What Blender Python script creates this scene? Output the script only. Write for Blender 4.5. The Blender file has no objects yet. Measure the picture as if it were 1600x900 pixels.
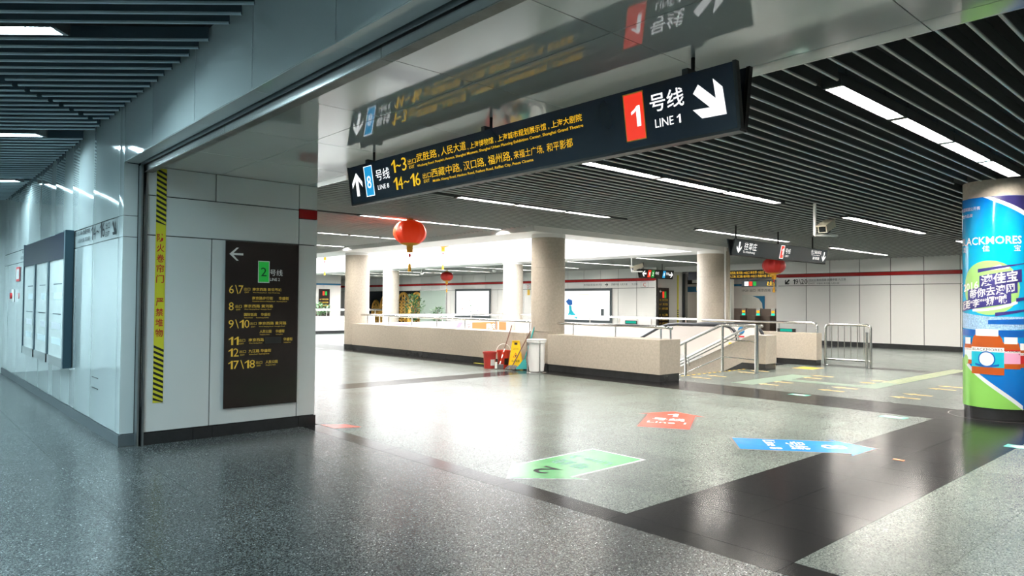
import bpy, bmesh, math, random
from mathutils import Vector, Matrix
random.seed(7)
S = bpy.context.scene
COL = S.collection
PI = math.pi

# ------------------------------------------------------------------ camera, world, exposure
yaw, pitch, roll = math.radians(42.048), math.radians(1.242), math.radians(0.4663)
fw = Vector((math.sin(yaw) * math.cos(pitch), math.cos(yaw) * math.cos(pitch), math.sin(pitch)))
rt = Vector((math.cos(yaw), -math.sin(yaw), 0))
up = rt.cross(fw)
rt, up = rt * math.cos(roll) + up * math.sin(roll), -rt * math.sin(roll) + up * math.cos(roll)
cd = bpy.data.cameras.new('camera')
cam = bpy.data.objects.new('camera', cd)
COL.objects.link(cam)
cd.sensor_width = 36.0
cd.lens = 1091.0 / 1600.0 * 36.0
cd.clip_start = 0.05
cam.matrix_world = Matrix(((rt.x, up.x, -fw.x, 0), (rt.y, up.y, -fw.y, 0), (rt.z, up.z, -fw.z, 1.5), (0, 0, 0, 1)))
S.camera = cam
W = bpy.data.worlds.new('world')
S.world = W
W.use_nodes = True
W.node_tree.nodes['Background'].inputs[0].default_value = (.8, .9, 1, 1)
W.node_tree.nodes['Background'].inputs[1].default_value = 0.05
S.view_settings.view_transform = 'Standard'
S.view_settings.look = 'None'
S.view_settings.exposure = 1.27
S.view_settings.gamma = 1.0
S.view_settings.use_curve_mapping = False
L_HALL, L_CORR, L_SKY, L_BACK = 75.0, 74.0, 4.3, 14.0      # radiance of the lamps and of the skylight glazing


# ------------------------------------------------------------------ materials
def lin(c):
    if isinstance(c, str):
        c = tuple(int(c[i:i + 2], 16) / 255 for i in (0, 2, 4))
    return tuple((x / 12.92 if x <= .04045 else ((x + .055) / 1.055) ** 2.4) for x in c) + (1,)


def mat(name, col, rough=.5, metal=0, spec=.5, coat=0, noise=None, bump=None, emit=None, trans=0, rnd=0, alpha=1):
    """noise=(scale, amount, detail): mottles the colour; bump=(scale, distance); rnd: per-object value spread"""
    m = bpy.data.materials.new(name)
    m.use_nodes = True
    nt = m.node_tree
    b = nt.nodes['Principled BSDF']
    c = lin(col)
    b.inputs['Base Color'].default_value = c
    b.inputs['Roughness'].default_value = rough
    b.inputs['Metallic'].default_value = metal
    b.inputs['Specular IOR Level'].default_value = spec
    b.inputs['Coat Weight'].default_value = coat
    b.inputs['Coat Roughness'].default_value = .06
    b.inputs['Transmission Weight'].default_value = trans
    b.inputs['Alpha'].default_value = alpha
    tc = nt.nodes.new('ShaderNodeTexCoord')
    geo = nt.nodes.new('ShaderNodeNewGeometry')
    last = None
    if noise:
        n = nt.nodes.new('ShaderNodeTexNoise')
        n.inputs['Scale'].default_value = noise[0]
        n.inputs['Detail'].default_value = noise[2] if len(noise) > 2 else 4
        n.inputs['Roughness'].default_value = .65
        nt.links.new(geo.outputs['Position'], n.inputs['Vector'])
        r = nt.nodes.new('ShaderNodeMapRange')
        r.inputs[1].default_value, r.inputs[2].default_value = .25, .75
        r.inputs[3].default_value, r.inputs[4].default_value = 1 - noise[1], 1 + noise[1]
        nt.links.new(n.outputs['Fac'], r.inputs[0])
        last = r.outputs[0]
    if rnd:
        oi = nt.nodes.new('ShaderNodeObjectInfo')
        r = nt.nodes.new('ShaderNodeMapRange')
        r.inputs[3].default_value, r.inputs[4].default_value = 1 - rnd, 1 + rnd
        nt.links.new(oi.outputs['Random'], r.inputs[0])
        if last:
            mu = nt.nodes.new('ShaderNodeMath')
            mu.operation = 'MULTIPLY'
            nt.links.new(last, mu.inputs[0])
            nt.links.new(r.outputs[0], mu.inputs[1])
            last = mu.outputs[0]
        else:
            last = r.outputs[0]
    if last:
        vm = nt.nodes.new('ShaderNodeVectorMath')
        vm.operation = 'SCALE'
        vm.inputs[0].default_value = c[:3]
        nt.links.new(last, vm.inputs['Scale'])
        nt.links.new(vm.outputs[0], b.inputs['Base Color'])
    if bump:
        n = nt.nodes.new('ShaderNodeTexNoise')
        n.inputs['Scale'].default_value = bump[0]
        n.inputs['Detail'].default_value = 2
        nt.links.new(geo.outputs['Position'], n.inputs['Vector'])
        bp = nt.nodes.new('ShaderNodeBump')
        bp.inputs['Strength'].default_value = 1
        bp.inputs['Distance'].default_value = bump[1]
        nt.links.new(n.outputs['Fac'], bp.inputs['Height'])
        nt.links.new(bp.outputs[0], b.inputs['Normal'])
    if emit:
        b.inputs['Emission Color'].default_value = lin(emit[0])
        b.inputs['Emission Strength'].default_value = emit[1]
    return m


def granite(name, dark, mid, light, rough, fleck=.02, spec=.3):
    """polished speckled stone: two grain sizes and pale flecks"""
    m = mat(name, mid, rough, spec=spec)
    nt = m.node_tree
    b = nt.nodes['Principled BSDF']
    geo = nt.nodes.new('ShaderNodeNewGeometry')
    v = nt.nodes.new('ShaderNodeTexVoronoi')
    v.inputs['Scale'].default_value = 135
    nt.links.new(geo.outputs['Position'], v.inputs['Vector'])
    cr = nt.nodes.new('ShaderNodeValToRGB')
    sep = nt.nodes.new('ShaderNodeSeparateColor')
    nt.links.new(v.outputs['Color'], sep.inputs[0])
    nt.links.new(sep.outputs[0], cr.inputs[0])
    e = cr.color_ramp.elements
    e[0].position, e[0].color = 0, lin(dark)
    e[1].position, e[1].color = 1, lin(light)
    x = cr.color_ramp.elements.new(.45)
    x.color = lin(mid)
    x = cr.color_ramp.elements.new(1 - fleck)
    x.color = tuple(a * .75 + b * .25 for a, b in zip(lin(mid), lin(light)))
    n = nt.nodes.new('ShaderNodeTexNoise')
    n.inputs['Scale'].default_value = 1.3
    n.inputs['Detail'].default_value = 5
    nt.links.new(geo.outputs['Position'], n.inputs['Vector'])
    r = nt.nodes.new('ShaderNodeMapRange')
    r.inputs[1].default_value, r.inputs[2].default_value = .3, .7
    r.inputs[3].default_value, r.inputs[4].default_value = .93, 1.07
    nt.links.new(n.outputs['Fac'], r.inputs[0])
    oi = nt.nodes.new('ShaderNodeObjectInfo')
    r2 = nt.nodes.new('ShaderNodeMapRange')
    r2.inputs[3].default_value, r2.inputs[4].default_value = .9, 1.1
    nt.links.new(oi.outputs['Random'], r2.inputs[0])
    mu = nt.nodes.new('ShaderNodeMath')
    mu.operation = 'MULTIPLY'
    nt.links.new(r.outputs[0], mu.inputs[0])
    nt.links.new(r2.outputs[0], mu.inputs[1])
    vm = nt.nodes.new('ShaderNodeVectorMath')
    vm.operation = 'SCALE'
    nt.links.new(cr.outputs[0], vm.inputs[0])
    nt.links.new(mu.outputs[0], vm.inputs['Scale'])
    nt.links.new(vm.outputs[0], b.inputs['Base Color'])
    r3 = nt.nodes.new('ShaderNodeMapRange')
    r3.inputs[1].default_value, r3.inputs[2].default_value = .3, .7
    r3.inputs[3].default_value, r3.inputs[4].default_value = rough * .95, rough * 1.05
    nt.links.new(n.outputs['Fac'], r3.inputs[0])
    nt.links.new(r3.outputs[0], b.inputs['Roughness'])
    return m


def emitter(name, col, strength):
    m = bpy.data.materials.new(name)
    m.use_nodes = True
    nt = m.node_tree
    nt.nodes.remove(nt.nodes['Principled BSDF'])
    e = nt.nodes.new('ShaderNodeEmission')
    e.inputs[0].default_value = lin(col)
    e.inputs[1].default_value = strength
    nt.links.new(e.outputs[0], nt.nodes['Material Output'].inputs[0])
    return m


M = dict(
    lip=mat('bounce-painted aluminium lip', 'c3c8c6', .4, metal=.1),  # paler than the web: floor bounce put into the colour
    lip_c=mat('bounce-painted blue aluminium lip', 'c0d2d8', .4, metal=.1),  # corridor lip, brightened in colour for the same floor bounce
    escpanel=mat('warm white escalator panel', 'cfc8c2', .3),
    tactile2=mat('pale tactile ridge', 'a5a782', .5),
    tile_hall=granite('green grey polished granite', '3c4440', '6b7570', 'a9b1ac', .25, .03, .2),
    tile_corr_dimmed=granite('grey polished granite', '202426', '3c4142', 'a4aaa9', .25, .02, .18),  # hall granite again, darkened in colour for the corridor's dimmer light
    tile_dark=granite('charcoal polished granite', '151517', '202022', '38383a', .19, .01, .08),
    grout=mat('grout', '4a4c4b', .8),
    enamel=mat('white enamel steel', 'cdd6d6', .1, coat=1, spec=.7, bump=(1.1, .003)),
    enamel_flat=mat('white enamel steel flat', 'd6dbda', .16, coat=.3, bump=(.8, .002)),
    enamel_hall=mat('white enamel steel hall', 'dededc', .16, coat=.4, bump=(1.2, .004)),
    soffit=mat('gloss grey white soffit panel', 'c4c9c4', .05, coat=.5, bump=(.9, .0012)),
    joint=mat('dark joint', '2b3031', .7),
    skirting=mat('black stone skirting', '2c2d2e', .25, noise=(6, .2)),
    skirting_grey=mat('brushed grey skirting', '6c7377', .35, metal=.3),
    steel=mat('brushed stainless steel', 'c9c9c8', .26, metal=1, noise=(30, .06)),
    rail=mat('satin stainless pipe', 'd5d5d3', .2, metal=1),
    guide=mat('galvanised shutter guide', '8d9293', .35, metal=.8, noise=(5, .15)),
    rust=mat('stained steel lip', '84817b', .5, metal=.3, noise=(4, .35)),
    slotdark=mat('shutter slot', '1d2327', .6),
    slat=mat('shade-painted grey aluminium baffle', '5a5e5e', .42, metal=.2),  # web darker than the lip: shade between baffles put into the colour
    slat_c=mat('blue shade-painted grey aluminium baffle', '4d5e68', .4, metal=.2),  # corridor web, its colour darkened for the same shade
    plenum=mat('black plenum', '161718', .9),
    concrete=mat('beige washed stone', 'b3aa9c', .7, noise=(22, .14, 6), bump=(60, .002)),
    white=mat('white paint', 'eeeeec', .6),
    whitegloss=mat('white gloss panel', 'ececea', .25),
    signbody=mat('dark blue sign face', '13223a', .18, noise=(1.2, .35, 2)),
    signgrey=mat('slate sign face', '465058', .22),
    black=mat('black', '111112', .4),
    board=mat('brown black vinyl board', '2a211f', .16, noise=(2, .2)),
    yprint=mat('yellow lettering', 'ffca28', .4, emit=('ffc820', .3)),
    wprint=mat('white lettering', 'f4f4f2', .4, emit=('ffffff', .5)),
    yflat=mat('yellow print', 'ffd24e', .35),
    wflat=mat('white print', 'ececea', .4),
    grprint=mat('grey print', '50585c', .6, spec=.1),
    dkprint=mat('dark print', '23282b', .6, spec=.1),
    redprint=mat('red print', 'c2252a', .4),
    red=mat('red enamel', 'a81f20', .25, spec=.2),
    blue=mat('blue enamel', '2f79a8', .25, coat=.3),
    hazy=mat('yellow hazard tape', 'd9d334', .45),
    hazk=mat('black hazard tape', '1c1d1f', .45),
    linered=mat('line red panel', 'd8341f', .3, emit=('ff3a20', .35)),
    lineblue=mat('line blue panel', '1f9fd6', .3, emit=('20a8e8', .3)),
    linegreen=mat('line green panel', '1f9f3c', .3, emit=('20b040', .15)),
    st_red=mat('red vinyl sticker', 'd8452f', .25, noise=(9, .12)),
    st_blue=mat('blue vinyl sticker', '1f86cf', .25, noise=(9, .12)),
    st_green=mat('green vinyl sticker', '4cb866', .25, noise=(9, .15)),
    st_edge=mat('worn sticker edge', '55504c', .5, noise=(20, .3)),
    st_yellow=mat('yellow worn sticker', 'c8a45c', .4, noise=(12, .2)),
    st_teal=mat('teal sticker', '3f9c8c', .35),
    tactile=mat('green tactile tile', '6d8470', .5),
    lantern=mat('red lantern silk', 'e8401c', .5, emit=('ff3a10', .12)),  # faint glow stands in for light from above passing through the silk
    lanterndark=mat('dark red lantern silk', 'c02822', .5),
    gold=mat('gold trim', 'e0b050', .4, metal=.3),
    tassel=mat('yellow tassel', 'e0a72c', .7),
    bucket=mat('red bucket plastic', 'b3342e', .4),
    bucket2=mat('bright red bucket plastic', 'c93a26', .4),
    caution=mat('yellow plastic', 'f0c40e', .4),
    mopgrey=mat('grey mop yarn', '6f6b6c', .9),
    wood=mat('brown pole', '6b4a3d', .5),
    teal=mat('teal plastic', '14a2a0', .4),
    bag=mat('white plastic bag', 'eeeeee', .45),
    rubber=mat('black rubber handrail', '1d2026', .35),
    camw=mat('cream camera housing', 'cfc6b2', .4),
    glassdark=mat('dark lens glass', '1b1d20', .1),
    leaf=mat('leaf green', '4f7d4a', .5, noise=(25, .35)),
    pot=mat('stone planter', 'b9b2a6', .7),
    frosted=mat('frosted green glass', 'a9bdb4', .3, noise=(60, .08)),
    gate=mat('bronze grey gate panel', '6f645d', .35, metal=.5),
    greenled=emitter('green led', '20ffc0', .6),
    orangeled=emitter('orange led', 'ffb020', .6),
    lightbox=emitter('lightbox face', 'fffdf8', .75),
    exitled=emitter('exit sign face', '30d8b8', .3),
    screen=emitter('blue white screen', 'bcd8ff', .5),
    lamp=emitter('hall lamp', 'fff8ee', L_HALL),
    lamp_c=emitter('corridor lamp', 'cdeef8', L_CORR),
    lamp_b=emitter('gate hall lamp', 'fff0dd', L_BACK),
    sky=emitter('skylight glazing', 'fdfdff', L_SKY),
    orange=mat('orange banner', 'f07b45', .4),
    lilac=mat('lilac print', '9a8bd0', .4),
    paleblue=mat('pale blue banner', 'd7e6ea', .4),
    poster=mat('pale map poster', 'd5dcda', .25, noise=(3, .08)),
    bluegrey=mat('slate blue frame', '38505c', .3, metal=.3),
    header=mat('dark violet header', '10132a', .2, spec=.03),
    amber=mat('amber print', 'b5541c', .3),
    cyan=mat('cyan print', '19b4cc', .3),
    pink=mat('pink print', 'e6a3c4', .3),
    adgreen=mat('lime print', '86c65c', .3),
    adball=mat('pale lime print', '9fd07a', .3),
    adpurple=mat('indigo print', '3a3580', .3),
    adnavy=mat('navy print', '2d2a5e', .3),
    adblue=mat('royal blue print', '0f5fb5', .3, noise=(5, .15)),
    adpale=mat('grey white print', 'd9dde3', .3),
)
# stadium print: pale blue speckle
m = M['adcrowd'] = mat('stadium crowd print', '9bbfe0', .3, noise=(55, .55, 6))
# the advertising wrap's printed sky: deep blue at the top turning to cyan
m = M['adwrap'] = mat('blue printed wrap', '10a5dc', .12)
nt = m.node_tree
geo = nt.nodes.new('ShaderNodeNewGeometry')
sp = nt.nodes.new('ShaderNodeSeparateXYZ')
nt.links.new(geo.outputs['Position'], sp.inputs[0])
mr = nt.nodes.new('ShaderNodeMapRange')
mr.inputs[1].default_value, mr.inputs[2].default_value = .14, 3.0
nt.links.new(sp.outputs[2], mr.inputs[0])
cr = nt.nodes.new('ShaderNodeValToRGB')
nt.links.new(mr.outputs[0], cr.inputs[0])
for i, (p, c) in enumerate([(0, '0d62b8'), (.3, '1380cc'), (.42, '20b0de'), (.75, '0bb2e0'), (1, '0b63b4')]):
    el = cr.color_ramp.elements[i] if i < 2 else cr.color_ramp.elements.new(p)
    el.position, el.color = p, lin(c)
cr.color_ramp.elements[1].position = .3
nt.links.new(cr.outputs[0], nt.nodes['Principled BSDF'].inputs['Base Color'])


# ------------------------------------------------------------------ object helpers
def tag(o, label=None, cat=None, group=None, kind=None):
    if label: o['label'] = label
    if cat: o['category'] = cat
    if group: o['group'] = group
    if kind: o['kind'] = kind
    return o


def empty(name, loc, label=None, cat=None, group=None, kind=None):
    o = bpy.data.objects.new(name, None)
    COL.objects.link(o)
    o.location = loc
    o.empty_display_size = .1
    return tag(o, label, cat, group, kind)


def wloc(o):
    v = Vector((0, 0, 0))
    while o:
        v = v + Vector(o.location)
        o = o.parent
    return v


class MB:
    def __init__(s):
        s.v, s.f = [], []

    def add(s, vs, fs):
        n = len(s.v)
        s.v += [tuple(x) for x in vs]
        s.f += [tuple(i + n for i in f) for f in fs]
        return s

    def box(s, x0, x1, y0, y1, z0, z1):
        return s.add([(x0, y0, z0), (x1, y0, z0), (x1, y1, z0), (x0, y1, z0), (x0, y0, z1), (x1, y0, z1), (x1, y1, z1), (x0, y1, z1)],
                     [(0, 3, 2, 1), (4, 5, 6, 7), (0, 1, 5, 4), (1, 2, 6, 5), (2, 3, 7, 6), (3, 0, 4, 7)])

    def obox(s, c, U, V, N, a, b, d):
        """box centred at c with half sizes a, b, d along the axes U, V, N"""
        c, U, V, N = map(Vector, (c, U, V, N))
        P = []
        for k in (-1, 1):
            for i, j in ((-1, -1), (1, -1), (1, 1), (-1, 1)):
                P.append(c + U * a * i + V * b * j + N * d * k)
        return s.add(P, [(0, 3, 2, 1), (4, 5, 6, 7), (0, 1, 5, 4), (1, 2, 6, 5), (2, 3, 7, 6), (3, 0, 4, 7)])

    def prism(s, pts, axis, a, b):
        """polygon pts (two coords) extruded along axis 'x','y' or 'z' from a to b"""
        n = len(pts)

        def mk(p, t):
            return {'x': (t, p[0], p[1]), 'y': (p[0], t, p[1]), 'z': (p[0], p[1], t)}[axis]
        vs = [mk(p, a) for p in pts] + [mk(p, b) for p in pts]
        fs = [tuple(reversed(range(n))), tuple(range(n, 2 * n))] + [(i, (i + 1) % n, n + (i + 1) % n, n + i) for i in range(n)]
        return s.add(vs, fs)

    def lathe(s, prof, c=(0, 0, 0), n=24, ridge=0):
        """prof: (radius, z) pairs"""
        vs, fs = [], []
        for r, z in prof:
            for k in range(n):
                rr = r * (1 + ridge * (abs(math.sin(k * PI * 12 / n)) if ridge else 0))
                vs.append((c[0] + rr * math.cos(2 * PI * k / n), c[1] + rr * math.sin(2 * PI * k / n), c[2] + z))
        for i in range(len(prof) - 1):
            for k in range(n):
                fs.append((i * n + k, i * n + (k + 1) % n, (i + 1) * n + (k + 1) % n, (i + 1) * n + k))
        fs.append(tuple(reversed(range(n))))
        fs.append(tuple((len(prof) - 1) * n + k for k in range(n)))
        return s.add(vs, fs)

    def tube(s, path, r, n=10, cap=True):
        P = [Vector(p) for p in path]
        R = r if isinstance(r, (list, tuple)) else [r] * len(P)
        vs, fs = [], []
        t0 = (P[1] - P[0]).normalized()
        a = Vector((0, 0, 1)) if abs(t0.z) < .9 else Vector((1, 0, 0))
        u = t0.cross(a).normalized()
        for i, p in enumerate(P):
            t = ((P[min(i + 1, len(P) - 1)] - p).normalized() + (p - P[max(i - 1, 0)]).normalized())
            t = t.normalized() if t.length > 1e-6 else t0
            u = (u - t * u.dot(t)).normalized()
            w = t.cross(u)
            for k in range(n):
                vs.append(p + (u * math.cos(2 * PI * k / n) + w * math.sin(2 * PI * k / n)) * R[i])
        for i in range(len(P) - 1):
            for k in range(n):
                fs.append((i * n + k, i * n + (k + 1) % n, (i + 1) * n + (k + 1) % n, (i + 1) * n + k))
        if cap:
            fs.append(tuple(reversed(range(n))))
            fs.append(tuple((len(P) - 1) * n + k for k in range(n)))
        return s.add(vs, fs)

    def poly(s, pts):
        return s.add(pts, [tuple(range(len(pts)))])

    def build(s, name, m, parent=None, smooth=False, **kw):
        me = bpy.data.meshes.new(name)
        off = wloc(parent) if parent else Vector((0, 0, 0))
        me.from_pydata([(Vector(v) - off) for v in s.v], [], s.f)
        me.validate()
        bm = bmesh.new()
        bm.from_mesh(me)
        bmesh.ops.recalc_face_normals(bm, faces=bm.faces)
        bm.to_mesh(me)
        bm.free()
        me.materials.append(M[m] if isinstance(m, str) else m)
        if smooth:
            me.polygons.foreach_set('use_smooth', [True] * len(me.polygons))
            try:
                me.set_sharp_from_angle(angle=math.radians(40))
            except Exception:
                pass
        o = bpy.data.objects.new(name, me)
        COL.objects.link(o)
        o.parent = parent
        return tag(o, **kw)


def B(name, m, parent, *b, **kw):
    return MB().box(*b).build(name, m, parent, **kw)


_cache = {}


def piece(name, m, parent, loc, size, bev=0):
    """shared box piece with its minimum corner at loc"""
    key = (name, m, tuple(round(x, 4) for x in size))
    if key not in _cache:
        me = bpy.data.meshes.new(name)
        mb = MB().box(0, size[0], 0, size[1], 0, size[2])
        me.from_pydata(mb.v, [], mb.f)
        me.materials.append(M[m])
        _cache[key] = me
    o = bpy.data.objects.new(name, _cache[key])
    COL.objects.link(o)
    o.parent = parent
    o.location = Vector(loc) - (wloc(parent) if parent else Vector((0, 0, 0)))
    return o


def bowed(name, m, parent, axis, at, a0, a1, z0, z1, bow=.006, gap=.003, thick=.03, sign=-1):
    """a sheet-metal panel, slightly pillowed; faces sign*axis. axis 'x': spans y a0..a1; 'y': spans x"""
    key = (name, m, axis, round(a1 - a0, 3), round(z1 - z0, 3), bow, sign, gap)
    if key not in _cache:
        w, h = a1 - a0 - 2 * gap, z1 - z0 - 2 * gap
        nx, nz = 8, 4
        vs, fs = [], []
        for j in range(nz + 1):
            for i in range(nx + 1):
                u, t = i / nx, j / nz
                d = sign * bow * math.sin(PI * u) ** .8 * (.55 + .45 * math.sin(PI * t))
                vs.append((d, gap + w * u, gap + h * t) if axis == 'x' else (gap + w * u, d, gap + h * t))
        for j in range(nz):
            for i in range(nx):
                fs.append((j * (nx + 1) + i, j * (nx + 1) + i + 1, (j + 1) * (nx + 1) + i + 1, (j + 1) * (nx + 1) + i))
        me = bpy.data.meshes.new(name)
        nb = len(vs)
        bd = -sign * thick
        ring = [i for i in range(nx + 1)] + [j * (nx + 1) + nx for j in range(1, nz + 1)] + [nz * (nx + 1) + i for i in range(nx - 1, -1, -1)] + [j * (nx + 1) for j in range(nz - 1, 0, -1)]
        for i in ring:
            x, y, z = vs[i]
            vs.append((bd, y, z) if axis == 'x' else (x, bd, z))
        nr = len(ring)
        side = [(ring[i], ring[(i + 1) % nr], nb + (i + 1) % nr, nb + i) for i in range(nr)]
        nf = len(fs)
        me.from_pydata(vs, [], fs + side)
        bm = bmesh.new()
        bm.from_mesh(me)
        bmesh.ops.recalc_face_normals(bm, faces=bm.faces)
        bm.faces.ensure_lookup_table()
        k = 0 if axis == 'x' else 1
        if bm.faces[nf // 2].normal[k] * sign < 0:
            bmesh.ops.reverse_faces(bm, faces=bm.faces)
        bm.to_mesh(me)
        bm.free()
        me.materials.append(M[m])
        for p in me.polygons:
            p.use_smooth = p.index < nf
        try:
            me.set_sharp_from_angle(angle=math.radians(30))
        except Exception:
            pass
        _cache[key] = me
    o = bpy.data.objects.new(name, _cache[key])
    COL.objects.link(o)
    o.parent = parent
    o.location = Vector((at, a0, z0) if axis == 'x' else (a0, at, z0)) - (wloc(parent) if parent else Vector((0, 0, 0)))
    return o


def glyphs(s, bold=0, res=2):
    c = bpy.data.curves.new('t', 'FONT')
    c.body = s
    c.resolution_u = res
    c.offset = bold
    o = bpy.data.objects.new('t', c)
    COL.objects.link(o)
    dg = bpy.context.evaluated_depsgraph_get()
    me = bpy.data.meshes.new_from_object(o.evaluated_get(dg))
    bpy.data.objects.remove(o)
    bpy.data.curves.remove(c)
    return me


def text(s, O, U, V, u0, v0, h, u1=None, m='wprint', parent=None, bold=0, off=.003, name='lettering', right=False, skew=0, wrap=None):
    """flat lettering on the plane O,U,V; its box starts at (u0,v0), is h high and ends at u1"""
    me = glyphs(s, bold)
    xs = [v.co.x for v in me.vertices]
    ys = [v.co.y for v in me.vertices]
    if not xs:
        return None
    k = h / (max(ys) - min(ys))
    kx = (u1 - u0) / (max(xs) - min(xs)) if u1 is not None else k
    x0, y0 = min(xs), min(ys)
    O, U, V = Vector(O), Vector(U).normalized(), Vector(V).normalized()
    N = U.cross(V)
    base = wloc(parent) if parent else Vector((0, 0, 0))
    if wrap:
        bm = bmesh.new()
        bm.from_mesh(me)
        for _ in range(2):
            le = [e for e in bm.edges if abs(e.verts[0].co.x - e.verts[1].co.x) * kx > .03]
            if le:
                bmesh.ops.subdivide_edges(bm, edges=le, cuts=2, use_grid_fill=False)
                bmesh.ops.triangulate(bm, faces=bm.faces)
        bm.to_mesh(me)
        bm.free()
    for v in me.vertices:
        u, w = u0 + (v.co.x - x0) * kx, v0 + (v.co.y - y0) * k
        w += (u - u0) * skew
        v.co = (wrap(u, w, off) if wrap else O + U * u + V * w + N * off) - base
    me.materials.clear()
    me.materials.append(M[m])
    me.name = name
    o = bpy.data.objects.new(name, me)
    COL.objects.link(o)
    o.parent = parent
    return o


def flat(pts, O, U, V, m, parent, name='print', off=.002, thick=0):
    """flat polygon on plane O,U,V; thick adds depth towards the viewer"""
    O, U, V = Vector(O), Vector(U).normalized(), Vector(V).normalized()
    N = U.cross(V)
    a = [O + U * p[0] + V * p[1] + N * off for p in pts]
    mb = MB()
    if thick:
        b = [p + N * thick for p in a]
        n = len(a)
        mb.add(a + b, [tuple(reversed(range(n))), tuple(range(n, 2 * n))] + [(i, (i + 1) % n, n + (i + 1) % n, n + i) for i in range(n)])
    else:
        mb.poly(a)
    me = bpy.data.meshes.new(name)
    base = wloc(parent) if parent else Vector((0, 0, 0))
    me.from_pydata([Vector(v) - base for v in mb.v], [], mb.f)
    me.materials.append(M[m])
    o = bpy.data.objects.new(name, me)
    COL.objects.link(o)
    o.parent = parent
    return o


ONE = [(.34, 0), (.56, 0), (.56, 1), (.4, 1), (.26, .86), (.06, .74), (.06, .6), (.22, .68), (.34, .78)]
BSL = [(.34, -.04), (.44, -.04), (.12, 1.04), (.02, 1.04)]


def num(s, O, U, V, u0, v0, h, u1, m, parent, off=.003, bold=0):
    """sign numerals set one by one between u0 and u1"""
    wd = {'1': .62, '\\': .46, '~': .78}
    tot = sum(wd.get(ch, .74) for ch in s) - .1
    k = (u1 - u0) / tot
    u = u0
    for ch in s:
        w = wd.get(ch, .74)
        if ch in '1\\':
            flat([(u + x * k, v0 + y * h) for x, y in (ONE if ch == '1' else BSL)], O, U, V, m, parent, 'numeral', off=off)
        elif ch == '~':
            text(ch, O, U, V, u, v0 + h * .38, h * .2, u + .66 * k, m, parent, name='numeral', off=off, bold=bold)
        else:
            text(ch, O, U, V, u, v0, h, u + .6 * k, m, parent, name='numeral', off=off, bold=bold)
        u += w * k


def rect(u0, u1, v0, v1):
    return [(u0, v0), (u1, v0), (u1, v1), (u0, v1)]


def arrow_pts(cx, cy, size, ang, barb=.36, shaft=.17):
    """way-finding arrow pointing at angle ang with swept-back barbs"""
    L = size
    P = [(0, .5), (.42, .08), (.42, -.14), (.11, .17), (.11, -.5), (-.11, -.5), (-.11, .17), (-.42, -.14), (-.42, .08)]
    a = ang - PI / 2
    return [(cx + L * (x * math.cos(a) - y * math.sin(a)), cy + L * (x * math.sin(a) + y * math.cos(a))) for x, y in P]


XA, YA, ZA = Vector((1, 0, 0)), Vector((0, 1, 0)), Vector((0, 0, 1))

# ================================================================== FLOOR
XW = 1.83       # corridor wall plane
XP = 3.93       # hall edge of the passage
ZS = 2.90       # passage soffit
ZH = 3.20       # underside of hall baffles
ZC = 3.47       # underside of corridor baffles
XF = 26.6       # far wall plane
HX0, HX1, HY0, HY1 = 11.78, 17.25, 8.55, 19.98   # floor opening for the stairs

floor = empty('floor', (0, 0, 0), 'polished speckled granite floor with charcoal bands', 'floor', kind='structure')
sl = MB()
for b in ((-4.2, HX0, -6.2, 50), (HX1, 36, -6.2, 50), (HX0, HX1, -6.2, HY0), (HX0, HX1, HY1, 50)):
    sl.box(b[0], b[1], b[2], b[3], -.3, -.004)
sl.build('floor_slab', 'grout', floor)


def lines(*segs):
    out = [segs[0]]
    for n, e in segs[1:]:
        s0 = out[-1]
        out += [s0 + (e - s0) * (i + 1) / n for i in range(n)]
    return out


xl_c = lines(-4.2, (7, 0.0), (2, 1.21), (2, 2.446), (2, 3.765))
xl_h = lines(3.765, (1, 3.985), (11, 10.48), (2, 11.7), (10, 17.5), (1, 18.1), (14, 26.6), (12, 36))
yl = lines(-6.2, (13, 1.94), (2, 3.18), (13, 10.87), (1, 11.5), (14, 19.9), (1, 20.5), (48, 50))
G = .0016


def dark_cell(x, y):
    if x < 3.985: return True
    if 10.48 < x < 11.7 or 17.5 < x < 18.1: return True
    if x < 26.6 and (1.94 < y < 3.18 or 10.87 < y < 11.5 or 19.9 < y < 20.5): return True
    return False


far_tiles = {'tile_hall': MB(), 'tile_dark': MB(), 'tile_corr_dimmed': MB()}
for xs, corr in ((xl_c, True), (xl_h, False)):
    for i in range(len(xs) - 1):
        for j in range(len(yl) - 1):
            x0, x1, y0, y1 = xs[i], xs[i + 1], yl[j], yl[j + 1]
            cx, cy = (x0 + x1) / 2, (y0 + y1) / 2
            if corr and (cx > XW + .1 and cy > 8.2 or cy > 17.6):
                continue
            if not corr and cx < XP + .05 and cy > 8.2: continue
            if HX0 - .3 < cx < HX1 and HY0 - .3 < cy < HY1 and not (cx < HX0):
                # trim tiles along the stair opening
                if cy > HY0: continue
            y1c = min(y1, HY0) if (HX0 < cx < HX1 and cy < HY0 + .01 and y1 > HY0) else y1
            k = 'tile_corr_dimmed' if corr else ('tile_dark' if dark_cell(cx, cy) else 'tile_hall')
            dd = cx * math.sin(yaw) + cy * math.cos(yaw)
            lat = abs(cx * math.cos(yaw) - cy * math.sin(yaw))
            inview = dd > 1.5 and lat < dd * .76 + .6
            near = inview and (math.hypot(cx, cy) < 12.2 if not corr else True)
            if near and not (corr and cx < 0):
                piece('floor_tile', k, floor, (x0 + G, y0 + G, -.02), (x1 - x0 - 2 * G, y1c - y0 - 2 * G, .02))
            else:
                far_tiles[k].box(x0 + G, x1 - G, y0 + G, y1c - G, -.02, 0)
for k, mb in far_tiles.items():
    mb.build('floor_tile_field', k, floor, kind='stuff')

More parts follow.
